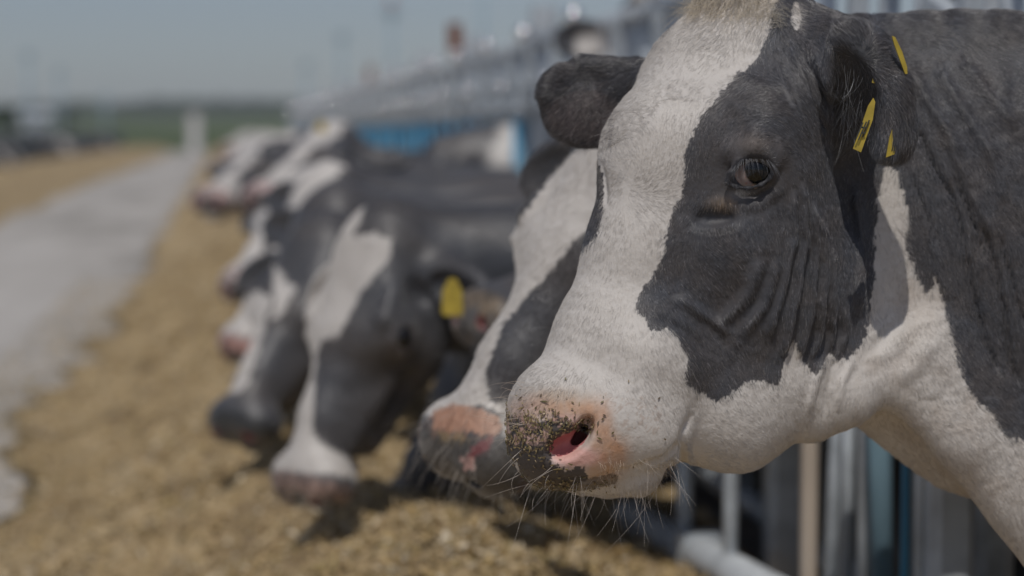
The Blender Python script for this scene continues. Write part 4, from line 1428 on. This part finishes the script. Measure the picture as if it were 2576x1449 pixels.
def herd_fur(o, V, Q, col, A, O, Fv, L, s, n):
    N = vnormals(V, Q)
    def wf(c, nn):
        q = (c - O) @ np.stack([A, Fv, L], 1) / s
        return np.clip(nn[:, 2] * 1.5 + .5, .04, 1) * (np.linalg.norm(q * np.array([1, 1, 1.]), axis=1) < 1.1) * (q[:, 0] < .56)
    a, b_, c_, d_ = (V[Q[:, i]] for i in range(4))
    cen = (a + b_ + c_ + d_) / 4
    area = .5 * np.linalg.norm(np.cross(c_ - a, d_ - b_), axis=1)
    cs = np.cumsum(area * wf(cen, N[Q[:, 0]])); cs /= cs[-1]
    f = np.searchsorted(cs, rng.random(n))
    u, v = rng.random((n, 1)), rng.random((n, 1))
    p = (a[f] * (1 - u) + b_[f] * u) * (1 - v) + (d_[f] * (1 - u) + c_[f] * u) * v
    nr = N[Q[f, 0]]
    cc = col[Q[f, rng.integers(0, 4, n)]] * rng.uniform(.8, 1.15, (n, 1))
    q = (p - O) @ np.stack([A, Fv, L], 1) / s
    back = np.clip(-q[:, 1:2] * 4 - .6, 0, 1)
    d = A[None] * (1 - back) + np.array([.35, -.9, .0])[None] * back + rng.normal(0, .22, (n, 3))
    d -= nr * (d * nr).sum(1, keepdims=True)
    d /= np.linalg.norm(d, axis=1, keepdims=True) + 1e-6
    Lh = rng.uniform(.007, .015, n)
    t = np.array([0, .5, 1.0])
    path = d[:, None] * (t[None, :, None] * Lh[:, None, None]) + nr[:, None] * ((t - .5 * t * t)[None, :, None] * (Lh * .3)[:, None, None])
    strands('coat_hair', p - nr * .0006, path, cc, np.full(n, .00030), o, hair_mat('coat_strand'))
    if n > 50000:
        I = np.nonzero((((V - O) @ A) / s > .50) & (((V - O) @ Fv) / s > -.19))[0]
        I = rng.choice(I, 120)
        D = N[I] * .8 + np.array([-.2, -.7, .1]) + rng.normal(0, .25, (120, 3))
        D /= np.linalg.norm(D, axis=1, keepdims=True)
        t = np.linspace(0, 1, 5)
        Lw = rng.uniform(.012, .045, 120)
        path = (D[:, None] * t[None, :, None] + np.array([0, -.3, 0]) * (t ** 2)[None, :, None]) * Lw[:, None, None]
        strands('whiskers', V[I], path, np.array([.6, .54, .47]) * rng.uniform(.6, 1.1, (120, 1)), np.full(120, .00022), o, hair_mat('whisker_strand', .4, .5))


def herd():
    build_cow((1168, 1002), 2.72, (-.48, -.86, .15), (.66, -.2, .72), .0045, 'second nearest cow, its pinkish speckled muzzle just left of the nearest muzzle',
              white=[[(1600, 330), (1440, 380), (1300, 560), (1200, 800), (1090, 960), (1060, 1040), (1120, 1045), (1180, 1020), (1228, 1020), (1290, 1060), (1330, 1010), (1225, 1010), (1226, 930), (1248, 866), (1262, 820), (1310, 762), (1378, 690), (1440, 610), (1500, 556), (1600, 500)]],
              fur=int(70000 * HAIR), ear_up=-.10, nose_col=(.30, .22, .18),
              tints=[([(1090, 1030), (1150, 1015), (1225, 1035), (1270, 1055), (1250, 1098), (1180, 1085), (1090, 1080)], (.52, .29, .19)),
                     ([(1060, 1072), (1110, 1080), (1180, 1092), (1250, 1100), (1310, 1150), (1300, 1300), (1100, 1260), (1060, 1130)], (.10, .09, .08)),
                     ([(1100, 1082), (1170, 1092), (1180, 1110), (1110, 1108)], (.30, .22, .12)),
                     ([(1172, 1146), (1205, 1112), (1236, 1092), (1246, 1112), (1196, 1152)], (.22, .06, .06)),
                     ([(1160, 1152), (1196, 1152), (1198, 1188), (1166, 1180)], (.60, .36, .31)),
                     ([(1258, 1030), (1310, 1050), (1310, 1110), (1268, 1096)], (.60, .57, .53))], shoulder=(1.50, 3.02, .86))
    build_cow((1262, 700), 3.75, (-.80, -.38, .46), (.45, -.1, .85), .008, 'black cow half hidden behind the second nearest cow, grain on its outstretched muzzle',
              white=['legs'], fur=int(30000 * HAIR), nose_col=(.20, .15, .10), shoulder=(1.5, 3.7, .84), ear_up=.1)
    build_cow((742, 1128), 3.95, (-.25, -.94, .22), (.68, -.12, .72), .006, 'black cow with broad white blaze and white poll, muzzle low, square yellow ear tag',
              white=[[(985, 600), (984, 640), (962, 672), (905, 740), (880, 790), (850, 845), (812, 850), (800, 880), (790, 960), (792, 1020), (785, 1070), (800, 1105), (835, 1130), (890, 1160), (895, 1200), (680, 1180), (680, 1120), (730, 900), (740, 640), (830, 590), (860, 596), (838, 552), (838, 520), (880, 508), (918, 520), (905, 560), (888, 596), (940, 585)], [(700, 1120), (900, 1150), (900, 1200), (700, 1180)]],
              fur=int(60000 * HAIR), nose_col=(.40, .27, .22), shoulder=(1.55, 4.05, .82), ear_up=-.3, tags=[(1138, 752, 54, 84, 3.68)], eye_pale=True)
    build_cow((985, 1225), 4.45, (-.35, -.75, -.30), (.35, -.15, .9), .010, 'dark cow with its head down in the feed below the square-tagged cow',
              white=[[(885, 1150), (935, 1150), (945, 1250), (885, 1250)]], nose_col=(.10, .09, .09), shoulder=(1.5, 4.6, .76), ears=False)
    build_cow((598, 985), 4.75, (-.32, -.84, .40), (.78, -.15, .55), .010, 'black cow with narrow white blaze and black muzzle, left of the square-tagged cow', fur=int(30000 * HAIR),
              white=[[(690, 750), (668, 800), (660, 850), (645, 900), (628, 955), (600, 990), (545, 985), (540, 930), (580, 830), (600, 770), (640, 730)], [(690, 668), (712, 690), (722, 712), (744, 716), (735, 745), (700, 800), (682, 805), (690, 760)]],
              nose_col=(.05, .05, .05), ear_up=-.1)
    build_cow((602, 802), 5.45, (-.40, -.86, .30), (.70, -.1, .66), .012, 'cow with a long white face strip ending in a pink nose over the feed',
              white=['blaze', [(600, 640), (690, 640), (650, 760), (580, 830), (570, 790)]], nose_col=(.55, .30, .25))
    build_cow((612, 645), 6.1, (-.30, -.60, .72), (.62, -.1, .74), .012, 'white-faced cow with a pinkish nose, muzzle half raised, in the middle of the row',
              white=['head'], nose_col=(.62, .50, .46), tags=[(775, 500, 16, 26, 5.95)])
    build_cow((545, 455), 7.9, (-.36, -.42, .84), (.80, -.1, .5), .014, 'black cow with white blaze and muzzle reaching left beyond its neighbours',
              white=['blaze', 'muzzle'], nose_col=(.55, .42, .38))
    build_cow((684, 442), 7.0, (-.38, -.47, .80), (.88, -.1, .38), .012, 'black cow with raised head, white blaze, pink muzzle and a round yellow tag',
              white=['blaze', 'muzzle'], nose_col=(.62, .45, .42), shoulder=(1.30, 7.5, .52), tags=[(855, 420, 30, 34, 6.85), (808, 320, 24, 26, 6.95)], ear_up=.3)
    build_cow((566, 395), 11.5, (-.45, -.36, .8), (.65, -.1, .75), .016, 'pale-faced cow far down the row with its head low over the road edge',
              white=['head'], nose_col=(.60, .42, .36))
    build_cow((592, 372), 17, (-.45, -.36, .8), (.65, -.1, .75), .018, 'distant black cow with a white forehead, tenth in the row', white=['blaze', 'patches'])
    build_cow((575, 362), 23, (-.45, -.36, .8), (.65, -.1, .75), .02, 'distant cow near the end of the row, mostly white', white=['face', 'patches'])
    build_cow((578, 354), 31, (-.45, -.36, .8), (.65, -.1, .75), .022, 'last cow that can be made out at the end of the right-hand row', white=['face'])
    # cow standing inside the pen, seen over the nearest cow's far ear
    build_cow((1570, 425), 6.3, (-.10, -.95, .20), (.90, -.05, .40), .012, 'black and white cow inside the pen, its face above the nearest cow\'s far ear',
              white=[[(1480, 80), (1540, 62), (1600, 80), (1590, 130), (1540, 150), (1590, 300), (1440, 460), (1450, 90)]], nose_col=(.3, .22, .2), shoulder=(2.2, 6.9, 1.0), scale=1.12)
    build_cow((985, 545), 8.5, (-.45, -.80, .30), (.7, -.1, .66), .014, 'black cow whose white withers rise by the nearest cow\'s far ear',
              white=[[(1212, 468), (1235, 380), (1285, 280), (1335, 235), (1345, 340), (1290, 415), (1240, 475)]], nose_col=(.2, .15, .13), shoulder=(1.42, 8.7, .96), scale=.82)
    build_cow((640, 905), 5.15, (-.30, -.88, .30), (.74, -.1, .66), .012, 'black cow tucked between the narrow-blazed cow and the pink-nosed cow, little of it showing', white=['patches'], nose_col=(.2, .15, .13))
    build_cow((600, 425), 9.0, (-.40, -.42, .8), (.66, -.1, .74), .014, 'dark cow with a pinkish muzzle beyond the round-tagged cow', white=['blaze', 'patches'], nose_col=(.55, .38, .33))
    # left-hand row, far across the road
    LP = [(-5.35, 53, .42, 'face'), (-5.4, 56, .50, 'blaze'), (-5.3, 72, .52, 'face'), (-5.4, 75, .62, 'head'), (-5.3, 79, .42, 'blaze'), (-5.3, 100, .5, 'face')]
    labs = ['white-faced cow nearest the left edge of the photo across the road', 'darker cow just behind the first one at the left edge across the road',
            'front cow of the middle cluster in the left-hand row, white face', 'palest cow of the middle cluster in the left-hand row', 'black cow closing the middle cluster in the left-hand row',
            'farthest visible cow in the left-hand row']
    for (x_, y_, z_, wh), lb in zip(LP, labs):
        A = toC((0.60, -.15, -.75)) - toC((0, 0, 0))
        Lc = toC((0.15, 1.0, -.1)) - toC((0, 0, 0))
        build_cow(None, y_, A, Lc, .03, lb, white=[wh], world_nose=(x_, y_, z_), shoulder=(-6.75, y_ + .05, .76), body_dir=-1.0,
                  group='cows in the left-hand feeding row')
# ------------------------------------------------------------------ put it together
setting()
fences()
far_things()
herd()
cow, V_, Q_, N_ = near_cow()
near_eye(cow)
near_tags(cow)
coat(cow, V_, Q_, N_)
muzzle_crumbs(V_, Q_, N_)
haze()
